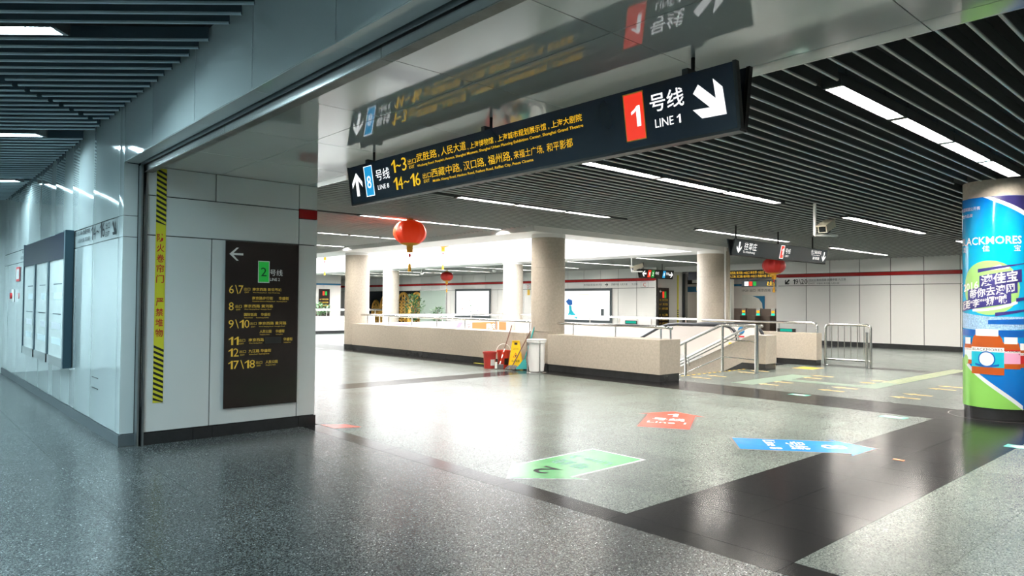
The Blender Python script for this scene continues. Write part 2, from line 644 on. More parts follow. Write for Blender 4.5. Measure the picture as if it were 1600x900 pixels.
# ================================================================== CORRIDOR WALL, PASSAGE WALL, BEAM
wc = empty('wall_corridor', (XW, 8.05, 0), 'white enamel panelled corridor wall with the map board', 'wall', kind='structure')
B('wall_core', 'joint', wc, XW + .03, XP - .05, 8.02, 17.45, 0, 3.75)
yj = [8.2, 9.41, 10.63, 11.85, 13.07, 14.29, 15.51, 16.73, 17.45]
for a, b in zip(yj[:-1], yj[1:]):
    for z0, z1 in ((.12, 2.155), (2.155, 2.375), (2.375, 3.6)):
        bowed('wall_panel', 'enamel', wc, 'x', XW, a, b, z0, z1, bow=.012 if z1 - z0 > .5 else .003, gap=.005)
# corner column panels (end face)
for z0, z1 in ((.12, 2.155), (2.155, 2.375), (2.375, 2.92)):
    bowed('corner_panel', 'enamel_flat', wc, 'y', 8.02, XW, 1.965, z0, z1, bow=.001)
    bowed('corner_panel', 'enamel', wc, 'x', XW, 8.02, 8.2, z0, z1 if z1 < 2.9 else 3.6, bow=.002)
bb = empty('baseboard_corridor', (XW, 8, 0), 'grey metal skirting along corridor wall', 'skirting', kind='structure')
B('skirting', 'skirting_grey', bb, XW - .012, XW + .03, 8.0, 17.45, 0, .115)
B('skirting', 'skirting_grey', bb, XW + .03, 1.965, 8.0, 8.05, 0, .115)
# printed exit lettering on the corridor wall
OC, UC = (XW - .004, 8.2, 0), -YA     # reading direction runs towards the camera
num('14~16', OC, UC, ZA, -1.26, 2.2, .17, -.57, 'dkprint', wc, off=.006)
text('出口', OC, UC, ZA, -.54, 2.275, .075, -.34, 'dkprint', wc, off=.006, bold=.008)
text('EXIT', OC, UC, ZA, -.54, 2.195, .055, -.36, 'dkprint', wc, off=.006, bold=.008)
flat(arrow_pts(-.15, 2.265, .2, math.radians(-45)), OC, UC, ZA, 'dkprint', wc, 'arrow_print', off=.006)
text('福州路 汉口路 西藏中路', OC, UC, ZA, -2.39, 2.3, .06, -1.32, 'dkprint', wc, off=.006, bold=.008)
text('人民大道 武胜路', OC, UC, ZA, -2.02, 2.205, .055, -1.32, 'dkprint', wc, off=.006, bold=.008)
for y0, s in ((13.9, '南京西路 黄河路'), (14.1, '人民公园 华盛街')):
    text(s, OC, UC, ZA, 8.2 - y0 - 1.0, 2.3 if y0 < 14 else 2.2, .06, 8.2 - y0, 'grprint', wc, off=.008)
# printed red notice plus slots in the wall
flat(rect(-7.35, -6.9, 1.82, 2.08), OC, UC, ZA, 'redprint', wc, 'notice_print', off=.016)
flat(rect(-7.3, -6.95, 1.86, 2.04), OC, UC, ZA, 'poster', wc, 'notice_paper', off=.018)
for z in (.49, .61):
    B('wall_slot', 'joint', wc, XW - .0135, XW - .009, 8.95, 9.25, z, z + .008)

wp = empty('wall_passage', (2.03, 7.92, 0), 'white panelled end wall of passage carrying the exit board', 'wall', kind='structure')
B('wall_core', 'joint', wp, 2.03, XP - .002, 7.945, 8.02, 0, ZS + .05)
YP = 7.92
for x0, x1, z0, z1 in ((2.03, 2.685, .13, 2.18), (2.685, 3.695, .13, 2.18), (3.695, XP, .13, 2.18),
                       (2.03, 3.695, 2.18, 2.595), (3.695, XP, 2.18, 2.495), (3.695, XP, 2.61, ZS),
                       (2.03, 2.722, 2.595, ZS), (2.722, 3.695, 2.595, ZS)):
    bowed('wall_panel', 'enamel_flat', wp, 'y', YP, x0, x1, z0, z1, bow=.0025, gap=.005)
bowed('red_stripe', 'red', wp, 'y', YP, 3.695, XP, 2.495, 2.61, bow=.001, gap=.004)
bb = empty('baseboard_passage', (2.03, 7.92, 0), 'black stone skirting of passage wall', 'skirting', kind='structure')
for x0, x1 in ((2.03, 2.52), (2.52, 2.72), (2.72, 3.72), (3.72, XP + .01)):
    B('skirting_tile', 'skirting', bb, x0 + .002, x1 - .002, YP - .008, YP + .05, 0, .125)
# hall-side face of this block
wh = empty('wall_left', (XP, 8, 0), 'white panelled wall on the hall side of passage', 'wall', kind='structure')
B('wall_core', 'joint', wh, XP - .05, XP - .03, 8.02, 50, 0, 3.75)
for k in range(35):
    y0 = 7.92 + k * 1.2
    for z0, z1, mm in ((.13, 2.495, 'enamel_hall'), (2.495, 2.61, 'red'), (2.61, 3.4, 'enamel_hall')):
        bowed('wall_panel', mm, wh, 'x', XP, y0, y0 + 1.2, z0, z1, bow=.003, sign=1)
B('skirting', 'skirting', wh, XP - .03, XP + .01, 8.02, 50, 0, .125)

# hazard tape with lettering
hz = empty('hazard_tape', (2.16, YP, .43), 'yellow and black hazard tape with red characters beside the shutter guide', 'hazard tape')
OH, UH = (2.113, YP - .004, 0), XA
flat(rect(0, .098, .43, 2.885), OH, UH, ZA, 'hazy', hz, 'tape', off=.001, thick=.001)
for z0, z1 in ((.43, 1.03), (2.29, 2.885)):
    n = 11
    st = (z1 - z0) / n
    for i in range(n):
        zb = z0 + i * st
        flat([(0, zb + .03), (.098, zb - .02 + .0), (.098, zb + .006), (0, zb + .056)] if i else [(0, zb + .03), (.098, zb), (.098, zb + .008), (0, zb + .056)], OH, UH, ZA, 'hazk', hz, 'stripe', off=.0032)
for i, ch in enumerate('防火卷帘门'):
    text(ch, OH, UH, ZA, .012, 2.115 - i * .108, .084, .086, 'redprint', hz, bold=.012, off=.004)
for i, ch in enumerate('严禁堆物'):
    text(ch, OH, UH, ZA, .012, 1.44 - i * .108, .084, .086, 'redprint', hz, bold=.012, off=.004)

# shutter guide at the corner
sg = empty('shutter_guide', (1.99, 7.95, 0), 'steel roller shutter guide channel at wall corner', 'shutter guide')
B('guide_flange', 'guide', sg, 1.965, 1.982, 7.9, 8.0, 0, 2.9)
B('guide_flange', 'guide', sg, 2.012, 2.03, 7.9, 8.0, 0, 2.9)
B('guide_channel', 'slotdark', sg, 1.982, 2.012, 7.955, 8.0, 0, 2.9)
B('guide_bar', 'steel', sg, 2.0, 2.008, 7.93, 7.955, .4, 2.6)

# beam over the opening
bm_ = empty('wall_beam', (XW, 0, 2.92), 'white panelled downstand beam above the wide opening', 'beam', kind='structure')
B('beam_core', 'joint', bm_, XW + .03, 1.975, -6, 8.02, 2.955, 3.75)
yb = [8.02] + [8.2 - 1.175 * k for k in range(1, 13)]
for b, a in zip(yb[:-1], yb[1:]):
    bowed('fascia_panel', 'enamel', bm_, 'x', XW, a, b, 2.925, 3.6, bow=.008, gap=.005)
    piece('return_panel', 'enamel_flat', bm_, (XW + .001, a + .002, 2.925), (.134, b - a - .004, .02))
B('shutter_slot', 'slotdark', bm_, 1.965, 2.0, -6, 8.0, 2.96, 3.2)
B('shutter_slat', 'guide', bm_, 1.978, 1.986, -6, 8.0, 2.9, 2.97)
tl = empty('trim_1', (2.03, 0, 2.83), 'stained steel shutter lip under the beam', 'trim', kind='structure')
for k in range(6):
    y1 = 8.0 - k * 2.35
    B('lip_angle', 'steel', tl, 2.0, 2.008, y1 - 2.345, y1, 2.835, 2.95)
    B('lip_plate', 'rust', tl, 2.0, 2.075, y1 - 2.345, y1, 2.83, 2.837)

# soffit of the passage
so = empty('ceiling_passage', (3, 2, ZS), 'glossy grey-white panelled soffit over the passage', 'ceiling', kind='structure')
B('soffit_core', 'joint', so, 2.01, XP, -6, 8.02, ZS + .012, 3.75)
yjs = [7.945] + [1.19 + 1.128 * k for k in range(5, -7, -1)]
xjs = [2.078, 2.77, 3.765, XP]
for b, a in zip(yjs[:-1], yjs[1:]):
    for x0, x1 in zip(xjs[:-1], xjs[1:]):
        piece('soffit_panel', 'soffit', so, (x0 + .003, a + .003, ZS), (x1 - x0 - .006, b - a - .006, .02))
for b, a in zip(yjs[:-1], yjs[1:]):
    piece('soffit_edge', 'enamel_hall', so, (XP, a + .003, ZS), (.012, b - a - .006, .6))

# ================================================================== CORRIDOR CEILING
cc = empty('ceiling_corridor', (0, 0, ZC), 'blue-grey diagonal baffle ceiling of corridor', 'ceiling', kind='structure')
B('plenum', 'plenum', cc, -4.2, XW + .03, -6.2, 17.5, 3.68, 3.75)
th = math.radians(-42.0)
dv, nv = Vector((math.cos(th), math.sin(th), 0)), Vector((-math.sin(th), math.cos(th), 0))
PITCH = .165
_sl = {}


def baffle(parent, p0, d, L, z, m, depth=.11, w=.02):
    """one hanging baffle: thin web with a rolled lower lip"""
    key = (m, round(L, 2), depth)
    if key not in _sl:
        prof = [(-.004, depth), (-.004, .02), (-w / 2, .016), (-w / 2, .004), (-w / 4, 0), (w / 4, 0), (w / 2, .004), (w / 2, .016), (.004, .02), (.004, depth)]
        n = len(prof)
        vs = [(0, a, b) for a, b in prof] + [(round(L, 2), a, b) for a, b in prof]
        fs = [(i, (i + 1) % n, n + (i + 1) % n, n + i) for i in range(n)] + [tuple(range(n)), tuple(reversed(range(n, 2 * n)))]
        me = bpy.data.meshes.new('baffle')
        me.from_pydata(vs, [], fs)
        me.materials.append(M[m])
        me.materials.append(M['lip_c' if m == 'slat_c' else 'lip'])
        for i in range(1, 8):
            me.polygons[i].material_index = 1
        bm = bmesh.new()
        bm.from_mesh(me)
        bmesh.ops.recalc_face_normals(bm, faces=bm.faces)
        bm.to_mesh(me)
        bm.free()
        _sl[key] = me
    o = bpy.data.objects.new('baffle', _sl[key])
    COL.objects.link(o)
    o.parent = parent
    o.location = Vector((p0[0], p0[1], z)) - wloc(parent)
    o.rotation_euler.z = math.atan2(d[1], d[0])
    return o


C_LIGHTS = [5.06, 8.31, 11.56, 1.78]
k = 0
c = -1.5
while c < 14.2:
    c += PITCH
    if any(abs(c - q) < .115 for q in C_LIGHTS):
        continue
    # s range where the line n.p = c lies inside the corridor rectangle
    lo, hi = -99, 99
    for ax, mn, mx in ((0, -3.9, XW - .03), (1, -6.0, 17.4)):
        a, b = dv[ax], nv[ax] * c
        s0, s1 = (mn - b) / a, (mx - b) / a
        lo, hi = max(lo, min(s0, s1)), min(hi, max(s0, s1))
    if hi - lo < .3: continue
    cut = -4.6
    segs = [(lo, cut - .025), (cut + .025, hi)] if lo < cut < hi else [(lo, hi)]
    for a, b in segs:
        if b - a > .1:
            p = nv * c + dv * a
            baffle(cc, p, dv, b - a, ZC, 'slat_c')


def strip_light(name, p0, d, z, n, L, m, label, group, cat='ceiling light', w=.13):
    """a run of n trough luminaires: steel trough, white reflector, glowing lamp panel, end plates"""
    d = Vector(d).normalized()
    q = Vector((-d.y, d.x, 0))
    t = empty(name, (p0[0], p0[1], z), label, cat, group)
    for i in range(n):
        c0 = Vector((p0[0], p0[1], z)) + d * (i * L + L / 2)
        mb = MB()
        mb.obox(c0 + ZA * .078, d, q, ZA, L / 2 - .008, w / 2, .004)
        for sgn in (-1, 1):
            mb.obox(c0 + q * sgn * (w / 2) + ZA * .035, d, q, ZA, L / 2 - .008, .004, .047)
            mb.obox(c0 + d * sgn * (L / 2 - .03) + ZA * .033, d, q, ZA, .018, w / 2, .049)
        mb.build('trough', 'slat', t)
        for sgn in (-.6, .6):
            MB().tube([tuple(c0 + d * sgn * L / 2 + ZA * .08), tuple(c0 + d * sgn * L / 2 + ZA * (.22 if z > 3.4 else .26 if z > 3.18 else .31))], .006, 6).build('hanger', 'steel', t)
        MB().obox(c0 + ZA * .03, d, q, ZA, L / 2 - .05, w / 2 - .012, .006).build('lamp', m, t)
    return t


lab_c = ['corridor strip light nearest the camera, above the left edge', 'second corridor strip light, over the map board',
         'farthest corridor strip light down the corridor', 'corridor strip light overhead behind the viewer']
for q, s_end, lb in zip(C_LIGHTS, (-3.28, -5.6, -8.15, -1.5), lab_c):
    L = 1.3
    p = nv * q + dv * (s_end - L)
    a = -dv
    n = 3
    # run starts at the wall end and continues away from it, kept inside the corridor
    p_end = nv * q + dv * s_end
    while n > 1 and (p_end + a * L * n).x < -3.9: n -= 1
    strip_light('strip_light', (p_end.x, p_end.y), a, ZC, n, L, 'lamp_c', lb, None, w=.15)

# ================================================================== HALL CEILING
WX0, WX1, WY0, WY1, ZB = 11.75, 17.98, 11.9, 49.0, 3.087       # light well
OX0, OX1, OY0 = 10.6, 19.13, 11.05                             # outer edge of its border
ch = empty('ceiling_hall', (14, 10, ZH), 'dark grey linear baffle ceiling of the hall', 'ceiling', kind='structure')
pl = MB()
for b in ((XP, WX0 - .05, -6.2, 50), (WX1 + .05, 36, -6.2, 50), (WX0 - .05, WX1 + .05, -6.2, WY0 - .05), (WX0 - .05, WX1 + .05, WY1, 50)):
    pl.box(b[0], b[1], b[2], b[3], 3.45, 3.75)
pl.build('plenum', 'plenum', ch)
H_ROWS = [2.33, 5.62, 8.87, 12.1, 15.9, 19.4, 22.7, 26.0, 29.3, 32.6, 35.9, 39.2, -1.0]
far_web, far_lip = MB(), MB()
c = -2.2
nb = 0
while c < 49:
    c += PITCH
    slot = any(abs(c - q) < .1 for q in H_ROWS)
    runs = [(XP + .02, XF - .02)] if c < OY0 else [(XP + .02, OX0), (OX1, XF - .02)]
    out = []
    for a, b in runs:
        if slot:      # leave the run of lamps free
            for (u, w_) in ((5.33, 11.1), (13.45, 18.0), (20.3, 24.9)):
                if a < w_ and b > u:
                    if u - a > .1: out.append((a, u))
                    a = w_
            if b - a > .1: out.append((a, b))
        else:
            out.append((a, b))
    # baffles stop against the columns
    fin = []
    for a, b in out:
        for cxx in (11.45, 18.27):
            if abs(c - 2.68) < .42 and a < cxx < b:
                fin.append((a, cxx - .42))
                a = cxx + .42
        fin.append((a, b))
    for a, b in fin:
        if b - a > .05:
            if a < 12.5 and c < 34:
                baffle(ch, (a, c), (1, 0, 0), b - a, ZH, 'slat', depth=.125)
                nb += 1
            else:
                far_web.box(a, b, c - .004, c + .004, ZH + .018, ZH + .125)
                far_lip.box(a, b, c - .01, c + .01, ZH, ZH + .018)

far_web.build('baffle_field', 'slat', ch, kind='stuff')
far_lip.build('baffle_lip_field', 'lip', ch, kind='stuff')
rows = []
ordw = {0: 'first', 1: 'second', 2: 'third', 3: 'fourth', 4: 'fifth', 5: 'sixth', 6: 'seventh', 7: 'eighth'}
for i, y in enumerate(H_ROWS[:8]):
    x0 = (5.39, 6.03, 6.78, 6.86, 7.85, 7.0, 6.5, 6.5)[i]
    n = 4 if x0 < 6 else 3
    L = 1.36 if n == 4 else (11.0 - x0) / 3 if i < 2 else (10.55 - x0) / 3 if i < 8 else 1.3
    near = ('above the advertising column', 'behind the big overhead sign', 'over the floor arrows', 'above the big red lantern', 'beyond the big red lantern',
            'above the farther hall floor', 'near the left round column', 'deep in the hall, farthest left')[i]
    strip_light('strip_light', (x0, y), (1, 0, 0), ZH, n, L, 'lamp', '%s row of hall strip lights, %s' % (ordw[i], near), None, w=.14)
for i, y in enumerate(H_ROWS[:3]):
    strip_light('strip_light', (13.55, y), (1, 0, 0), ZH, 3, 1.45, 'lamp',
                ('strip light beyond the advertising column', 'strip light right of the cream security camera', 'strip light above the escalator sign')[i], None, w=.14)
for i, y in enumerate((29.3, 32.6, 35.9, 39.2)):  # extra rows, added to brighten the far left wall
    strip_light('strip_light', (20.4, y), (1, 0, 0), ZH, 3, 1.45, 'lamp', ('added strip light over the bushy plant', 'added strip light before the lightbox poster', 'added strip light before the frosted glass', 'added strip light before the golden screens')[i], None, w=.14)
for i, y in enumerate((2.33, 5.62, 8.87, 15.9, 19.4, 22.7, 26.0)):
    strip_light('strip_light', (20.4, y), (1, 0, 0), ZH, 3, 1.45, 'lamp',
                ('strip light by the far wall, rightmost', 'strip light by the far wall, over the white panels', 'strip light by the far wall left of the railing',
                 'strip light beyond the light well, above the small arrow sign', 'strip light beyond the light well, second', 'strip light beyond the light well, third', 'strip light beyond the light well, leftmost')[i], None, w=.14)
strip_light('strip_light', (5.39, -1.0), (1, 0, 0), ZH, 4, 1.36, 'lamp', 'row of hall strip lights outside the right edge', None, w=.14)

# light well border and skylight
lw = empty('ceiling_light_well', (14.8, 20, ZB), 'white bordered light well with bright skylight', 'light well', kind='structure')
for b in ((OX0, WX0, OY0, WY1), (WX1, OX1, OY0, WY1), (WX0, WX1, OY0, WY0)):
    B('well_border', 'white', lw, b[0], b[1], b[2], b[3], ZB, 3.5)
for b in ((WX0 - .06, WX0, WY0, WY1), (WX1, WX1 + .06, WY0, WY1), (WX0, WX1, WY0 - .06, WY0), (WX0, WX1, WY1, WY1 + .06)):
    B('well_wall', 'white', lw, b[0], b[1], b[2], b[3], 3.5, 4.7)
for k in range(12):
    y0 = WY0 + (WY1 - WY0) * k / 12
    y1 = WY0 + (WY1 - WY0) * (k + 1) / 12
    B('skylight_pane', 'sky', lw, WX0, WX1, y0 + .04, y1 - .04, 4.66, 4.68)
    B('skylight_bar', 'white', lw, WX0, WX1, y1 - .04, y1 + .04, 4.6, 4.7)

# ================================================================== OUTER WALLS
wf = empty('wall_far', (XF, 8, 0), 'far white panelled wall with red stripe', 'wall', kind='structure')
FY = [13.68, 12.45, 11.55, 10.47, 9.41, 8.34, 7.25, 6.15, 5.05, 3.95, 2.85, 1.75, .65, -.45, -1.55, -2.65, -3.75, -4.85]
FL = [19.53 + 1.12 * k for k in range(28)]


def far_panels(ys, skip=None):
    for a, b in zip(ys[:-1], ys[1:]):
        a, b = min(a, b), max(a, b)
        lowz = .16
        if skip and any(b > s0 + .01 and a < s1 - .01 for s0, s1 in skip):
            pass
        else:
            bowed('wall_panel', 'enamel_hall', wf, 'x', XF, a, b, lowz, 2.27, bow=.006, gap=.011)
        bowed('wall_panel', 'enamel_hall', wf, 'x', XF, a, b, 2.27, 2.6, bow=.002, gap=.008)
        bowed('red_stripe', 'red', wf, 'x', XF, a, b, 2.605, 2.725, bow=.002)
        bowed('wall_panel', 'enamel_hall', wf, 'x', XF, a, b, 2.73, 3.45, bow=.005, gap=.011)


far_panels(FY)
far_panels(FL, skip=[(38.6, 45.3)])
B('wall_core', 'joint', wf, XF + .02, XF + .12, -6, 13.68, 0, 3.7)
B('wall_core', 'joint', wf, XF + .02, XF + .12, 19.53, 38.55, 0, 3.7)
B('wall_core', 'joint', wf, XF + .02, XF + .12, 45.3, 50, 0, 3.7)
B('wall_core', 'joint', wf, XF + .02, XF + .12, 38.55, 45.3, 2.3, 3.7)
B('return_wall', 'enamel_hall', wf, XF, 36, 13.6, 13.68, 0, 3.7)
B('return_wall', 'enamel_hall', wf, XF + .01, 28.9, 19.53, 19.62, 0, 3.7)
B('lintel', 'enamel_hall', wf, 27.3, 28.6, 13.68, 19.53, 3.0, 3.7)
for y0, y1 in ((-6, 13.68), (19.5, 38.5)):
    B('skirting', 'skirting', wf, XF - .015, XF + .02, y0, y1, 0, .155)
OF, UF = (XF - .006, 0, 0), -YA
num('19\\20', OF, UF, ZA, -13.0, 2.33, .2, -12.4, 'dkprint', wf, off=.006)
flat(arrow_pts(-13.22, 2.42, .26, math.radians(225)), OF, UF, ZA, 'dkprint', wf, 'arrow_print', off=.006)
text('出口', OF, UF, ZA, -12.36, 2.43, .1, -12.1, 'grprint', wf, off=.006)
text('EXIT', OF, UF, ZA, -12.36, 2.32, .06, -12.12, 'grprint', wf, off=.006)
text('南京西路 西藏中路 九江路', OF, UF, ZA, -12.05, 2.44, .09, -10.95, 'grprint', wf, off=.006)
text('华盛街 黄河路 人民公园', OF, UF, ZA, -12.05, 2.32, .06, -11.2, 'grprint', wf, off=.006)
text('南京西路 黄河路 新世界城', OF, UF, ZA, -24.0, 2.4, .11, -22.8, 'grprint', wf, off=.006)
flat(arrow_pts(-22.5, 2.45, .2, 0), OF, UF, ZA, 'dkprint', wf, 'arrow_print', off=.006)
text('西藏中路 人民大道', OF, UF, ZA, -22.2, 2.4, .11, -21.2, 'grprint', wf, off=.006)
text('九江路', OF, UF, ZA, -20.95, 2.4, .1, -20.6, 'grprint', wf, off=.006)
for u, cch in ((-20.38, 'C'), (-28.35, 'D')):
    flat(rect(u - .02, u + .42, 2.29, 2.55), OF, UF, ZA, 'grprint', wf, 'letter_frame', off=.005)
    flat(rect(u - .01, u + .41, 2.3, 2.54), OF, UF, ZA, 'enamel_hall', wf, 'letter_ground', off=.007)
    text(cch, OF, UF, ZA, u + .12, 2.33, .18, None, 'redprint', wf, off=.009)
flat(rect(-28.2, -28.0, 1.95, 2.25), OF, UF, ZA, 'yflat', wf, 'notice_print', off=.012)
B('door_frame', 'steel', wf, XF - .03, XF + .02, 7.15, 7.2, .16, 2.3)

for nm, lab, b in (('wall_right', 'white panelled wall right of the hall', (XP, 36, -6.2, -6.0)), ('wall_end', 'far end wall of the hall', (XP, 36, 49.6, 49.8)),
                   ('wall_corridor_end', 'pale end wall of corridor', (-4.2, XW + .02, 17.46, 17.6)), ('wall_corridor_side', 'white panelled opposite corridor wall', (-4.3, -4.1, -6.2, 17.5)),
                   ('wall_rear', 'white panelled wall behind the viewer', (-4.2, XP, -6.2, -6.0))):
    tag(B(nm, 'enamel_hall' if 'corr' not in nm else 'enamel_flat', None, b[0], b[1], b[2], b[3], 0, 3.75), lab, 'wall', kind='structure')
wg = empty('wall_gate_hall', (34, 16, 0), 'beige panelled back wall of the gate hall with blue stripe', 'wall', kind='structure')
mbw = 'enamel_hall'
for k in range(8):
    y0 = 12.2 + 1.25 * k
    bowed('wall_panel', mbw, wg, 'x', 34.0, y0, y0 + 1.25, 0, 2.5, bow=.003)
    bowed('blue_stripe', 'blue', wg, 'x', 34.0, y0, y0 + 1.25, 2.5, 2.62, bow=.001)
    bowed('wall_panel', mbw, wg, 'x', 34.0, y0, y0 + 1.25, 2.62, 3.6, bow=.003)
text('19\\20 出口  南京西路 西藏中路', (33.99, 0, 0), -YA, ZA, -19.4, 2.2, .14, -17.0, 'grprint', wg, off=.006)
flat(rect(-19.4, -18.1, .9, 2.05), (33.99, 0, 0), -YA, ZA, 'poster', wg, 'map_print', off=.01)
flat([(-18.8, 1.98), (-18.1, 1.98), (-18.1, 1.1), (-18.2, 1.1), (-18.25, 1.6), (-18.45, 1.85)], (33.99, 0, 0), -YA, ZA, 'blue', wg, 'map_curve', off=.013)
B('wall_side', 'enamel_hall', wg, 28.9, 34, 21.6, 21.7, 0, 3.7)
B('wall_side', 'enamel_hall', wg, 28.85, 28.9, 19.62, 21.6, 0, 3.7)
pil = empty('gate_pillar', (28.4, 16.9, 0), 'pale blue-white square pillar left of the gate opening', 'pillar')
B('shaft', 'enamel_flat', pil, 28.35, 28.6, 16.72, 17.06, 0, 3.2)
B('plinth', 'skirting', pil, 28.34, 28.61, 16.71, 17.07, 0, .12)
B('corner_strip', 'grprint', pil, 28.343, 28.35, 16.88, 16.895, .12, 3.2)
strip_light('strip_light', (29.6, 14.2), (0, 1, 0), 3.15, 3, 1.4, 'lamp_b', 'warm strip light above the ticket gates', None, w=.2)
strip_light('strip_light', (32.4, 14.2), (0, 1, 0), 3.15, 3, 1.6, 'lamp_b', 'warm strip light behind the ticket gates', None, w=.2)
# recess with the golden screens
rc = empty('wall_recess', (XF, 42, 0), 'dark recess in the far wall', 'recess', kind='structure')
B('recess_back', 'signgrey', rc, 28.2, 28.3, 38.5, 45.4, 0, 2.35)
B('recess_side', 'signgrey', rc, XF, 28.3, 38.45, 38.55, 0, 2.35)
B('recess_side', 'signgrey', rc, XF, 28.3, 45.3, 45.4, 0, 2.35)
B('recess_top', 'signgrey', rc, XF, 28.3, 38.45, 45.4, 2.3, 2.36)
# blue striped wall far left
wb = empty('wall_far_left', (20, 41, 0), 'white wall with blue stripe at the far left', 'wall', kind='structure')
for k in range(7):
    x0 = 14.0 + k * 1.15
    bowed('wall_panel', 'enamel_hall', wb, 'y', 41.0, x0, x0 + 1.15, .15, 2.56, bow=.003)
    bowed('blue_stripe', 'blue', wb, 'y', 41.0, x0, x0 + 1.15, 2.56, 2.66, bow=.001)
    bowed('wall_panel', 'enamel_hall', wb, 'y', 41.0, x0, x0 + 1.15, 2.66, 3.5, bow=.003)
B('wall_core', 'joint', wb, 14.0, 22.05, 41.02, 41.1, 0, 3.6)
bowed('wall_panel', 'red', wb, 'x', 22.08, 41.0, 46, 2.56, 2.66, bow=.001, sign=1)

# ================================================================== COLUMNS
COLR = .39


def column(x, y, label, z0=0, pipe=False):
    t = empty('round_column', (x, y, z0), label, 'column')
    MB().lathe([(COLR + .012, 0), (COLR + .012, .14), (COLR, .142)], (x, y, z0), 40).build('plinth', 'skirting', t, smooth=True)
    for a, b in ((.142, .86), (.86, 1.57), (1.57, 2.32), (2.32, 3.0)):
        MB().lathe([(COLR - .006, a), (COLR, a + .006), (COLR, b - .006), (COLR - .006, b)], (x, y, z0), 48).build('drum', 'concrete', t, smooth=True)
    MB().lathe([(COLR + .004, 3.0), (COLR + .004, 3.2)], (x, y, z0), 40).build('collar', 'white', t, smooth=True)
    if pipe:
        MB().tube([(x + .1, y - COLR - .03, z0 + .02), (x + .1, y - COLR - .03, 3.2)], .03, 10).build('conduit', 'white', t, smooth=True)
        MB().lathe([(.13, 0.02), (.13, 3.19)], (x + .33, y - .3, z0), 20).build('downpipe', 'concrete', t, smooth=True)
    return t


column(11.45, 20.2, 'beige stone column at the left end of the parapet')
column(11.45, 11.45, 'large beige stone column beside the white bag stand')
column(18.27, 11.45, 'beige stone column with white pipe behind the escalator', pipe=True)
column(18.27, 20.2, 'pale stone column beyond the light well, middle')
column(18.27, 29.0, 'pale stone column beyond the light well, farther left')

# ---------------- advertising column
AX, AY, AR = 11.45, 2.68, .40
ad = empty('advertising_column', (AX, AY, 0), 'round column wrapped in a blue and green vitamin advertisement', 'column')
MB().lathe([(AR - .012, 0), (AR - .012, .145)], (AX, AY, 0), 48).build('plinth', 'skirting', ad, smooth=True)
MB().lathe([(AR, .143), (AR, 2.99)], (AX, AY, 0), 64).build('printed_wrap', 'adwrap', ad, smooth=True)
MB().lathe([(AR - .01, 2.99), (AR - .01, 3.22)], (AX, AY, 0), 48).build('collar', 'concrete', ad, smooth=True)
vs_ = [(AX + r_ * math.cos(2 * PI * k / 64), AY + r_ * math.sin(2 * PI * k / 64), .0012) for r_ in (AR + .17, AR + .185) for k in range(64)]
MB().add(vs_, [(k, (k + 1) % 64, 64 + (k + 1) % 64, 64 + k) for k in range(64)]).build('floor_ring', 'st_edge', ad)
adv = Vector((AX, AY, 0)).normalized()
adr = Vector((adv.y, -adv.x, 0))


def wrap(s, z, off=.001):
    a = s / AR
    return Vector((AX, AY, 0)) + (adr * math.sin(a) - adv * math.cos(a)) * (AR + off) + ZA * z


def wshape(lo, hi, s0, s1, m, lay, name, n=None):
    """printed area between the curves lo(s) and hi(s)"""
    n = n or max(4, int((s1 - s0) / .02))
    vs, fs = [], []
    for i in range(n + 1):
        s = s0 + (s1 - s0) * i / n
        vs += [wrap(s, lo(s), .0012 * lay), wrap(s, hi(s), .0012 * lay)]
    for i in range(n):
        fs.append((2 * i, 2 * i + 2, 2 * i + 3, 2 * i + 1))
    return MB().add(vs, fs).build(name, m, ad, smooth=True)


def disc(cs, cz, r, m, lay, name, rz=None):
    rz = rz or r
    f = lambda s: rz * math.sqrt(max(0, 1 - ((s - cs) / r) ** 2))
    return wshape(lambda s: cz - f(s), lambda s: cz + f(s), cs - r, cs + r, m, lay, name, 40)


def wbox(s0, s1, z0, z1, m, lay, name):
    return wshape(lambda s: z0, lambda s: z1, s0, s1, m, lay, name)


lerp = lambda a, b, t: a + (b - a) * t
wshape(lambda s: lerp(3.0, 2.73, (s + .15) / .55), lambda s: 2.988, -.13, .62, 'adnavy', 1, 'corner_print')
wshape(lambda s: lerp(2.99, 2.69, (s + .15) / .55), lambda s: min(2.988, lerp(3.03, 2.76, (s + .15) / .55)), -.15, .62, 'adpale', 2, 'corner_stripe')
text('澳大利亚网球公开赛', (0, 0, 0), XA, ZA, -.62, 2.82, .05, -.185, 'wflat', ad, wrap=wrap, off=.004)
text('官方合作品牌', (0, 0, 0), XA, ZA, -.6, 2.73, .048, -.29, 'wflat', ad, wrap=wrap, off=.004)
text('BLACKMORES', (0, 0, 0), XA, ZA, -.53, 2.345, .105, .3, 'wflat', ad, wrap=wrap, off=.004, bold=.012, name='brand_lettering')
for s0, chh in ((-.5, '澳'), (-.16, '佳'), (.2, '宝')):
    text(chh, (0, 0, 0), XA, ZA, s0, 2.25, .078, s0 + .085, 'wflat', ad, wrap=wrap, off=.004)
disc(-.09, 1.76, .365, 'adball', 1, 'tennis_ball_print')
wshape(lambda s: 1.44 + .45 * (s + .25) ** 2, lambda s: 1.475 + .5 * (s + .25) ** 2, -.3, .24, 'wflat', 2, 'ball_seam')
wshape(lambda s: 2.0 + .1 * (s), lambda s: 2.02 + .35 * (s + .1) * (1 if s < .05 else .5), -.08, .14, 'wflat', 2, 'ball_seam')
SK = math.tan(math.radians(11))
for (s0, s1, zb, h_) in ((-.2, .3, 1.75, .17), (-.38, .24, 1.585, .15), (-.53, .16, 1.43, .14)):
    wshape(lambda s: zb + (s - s0) * SK * .9, lambda s: zb + h_ + (s - s0) * SK * .9, s0, s1, 'adpurple', 3, 'slogan_ground')
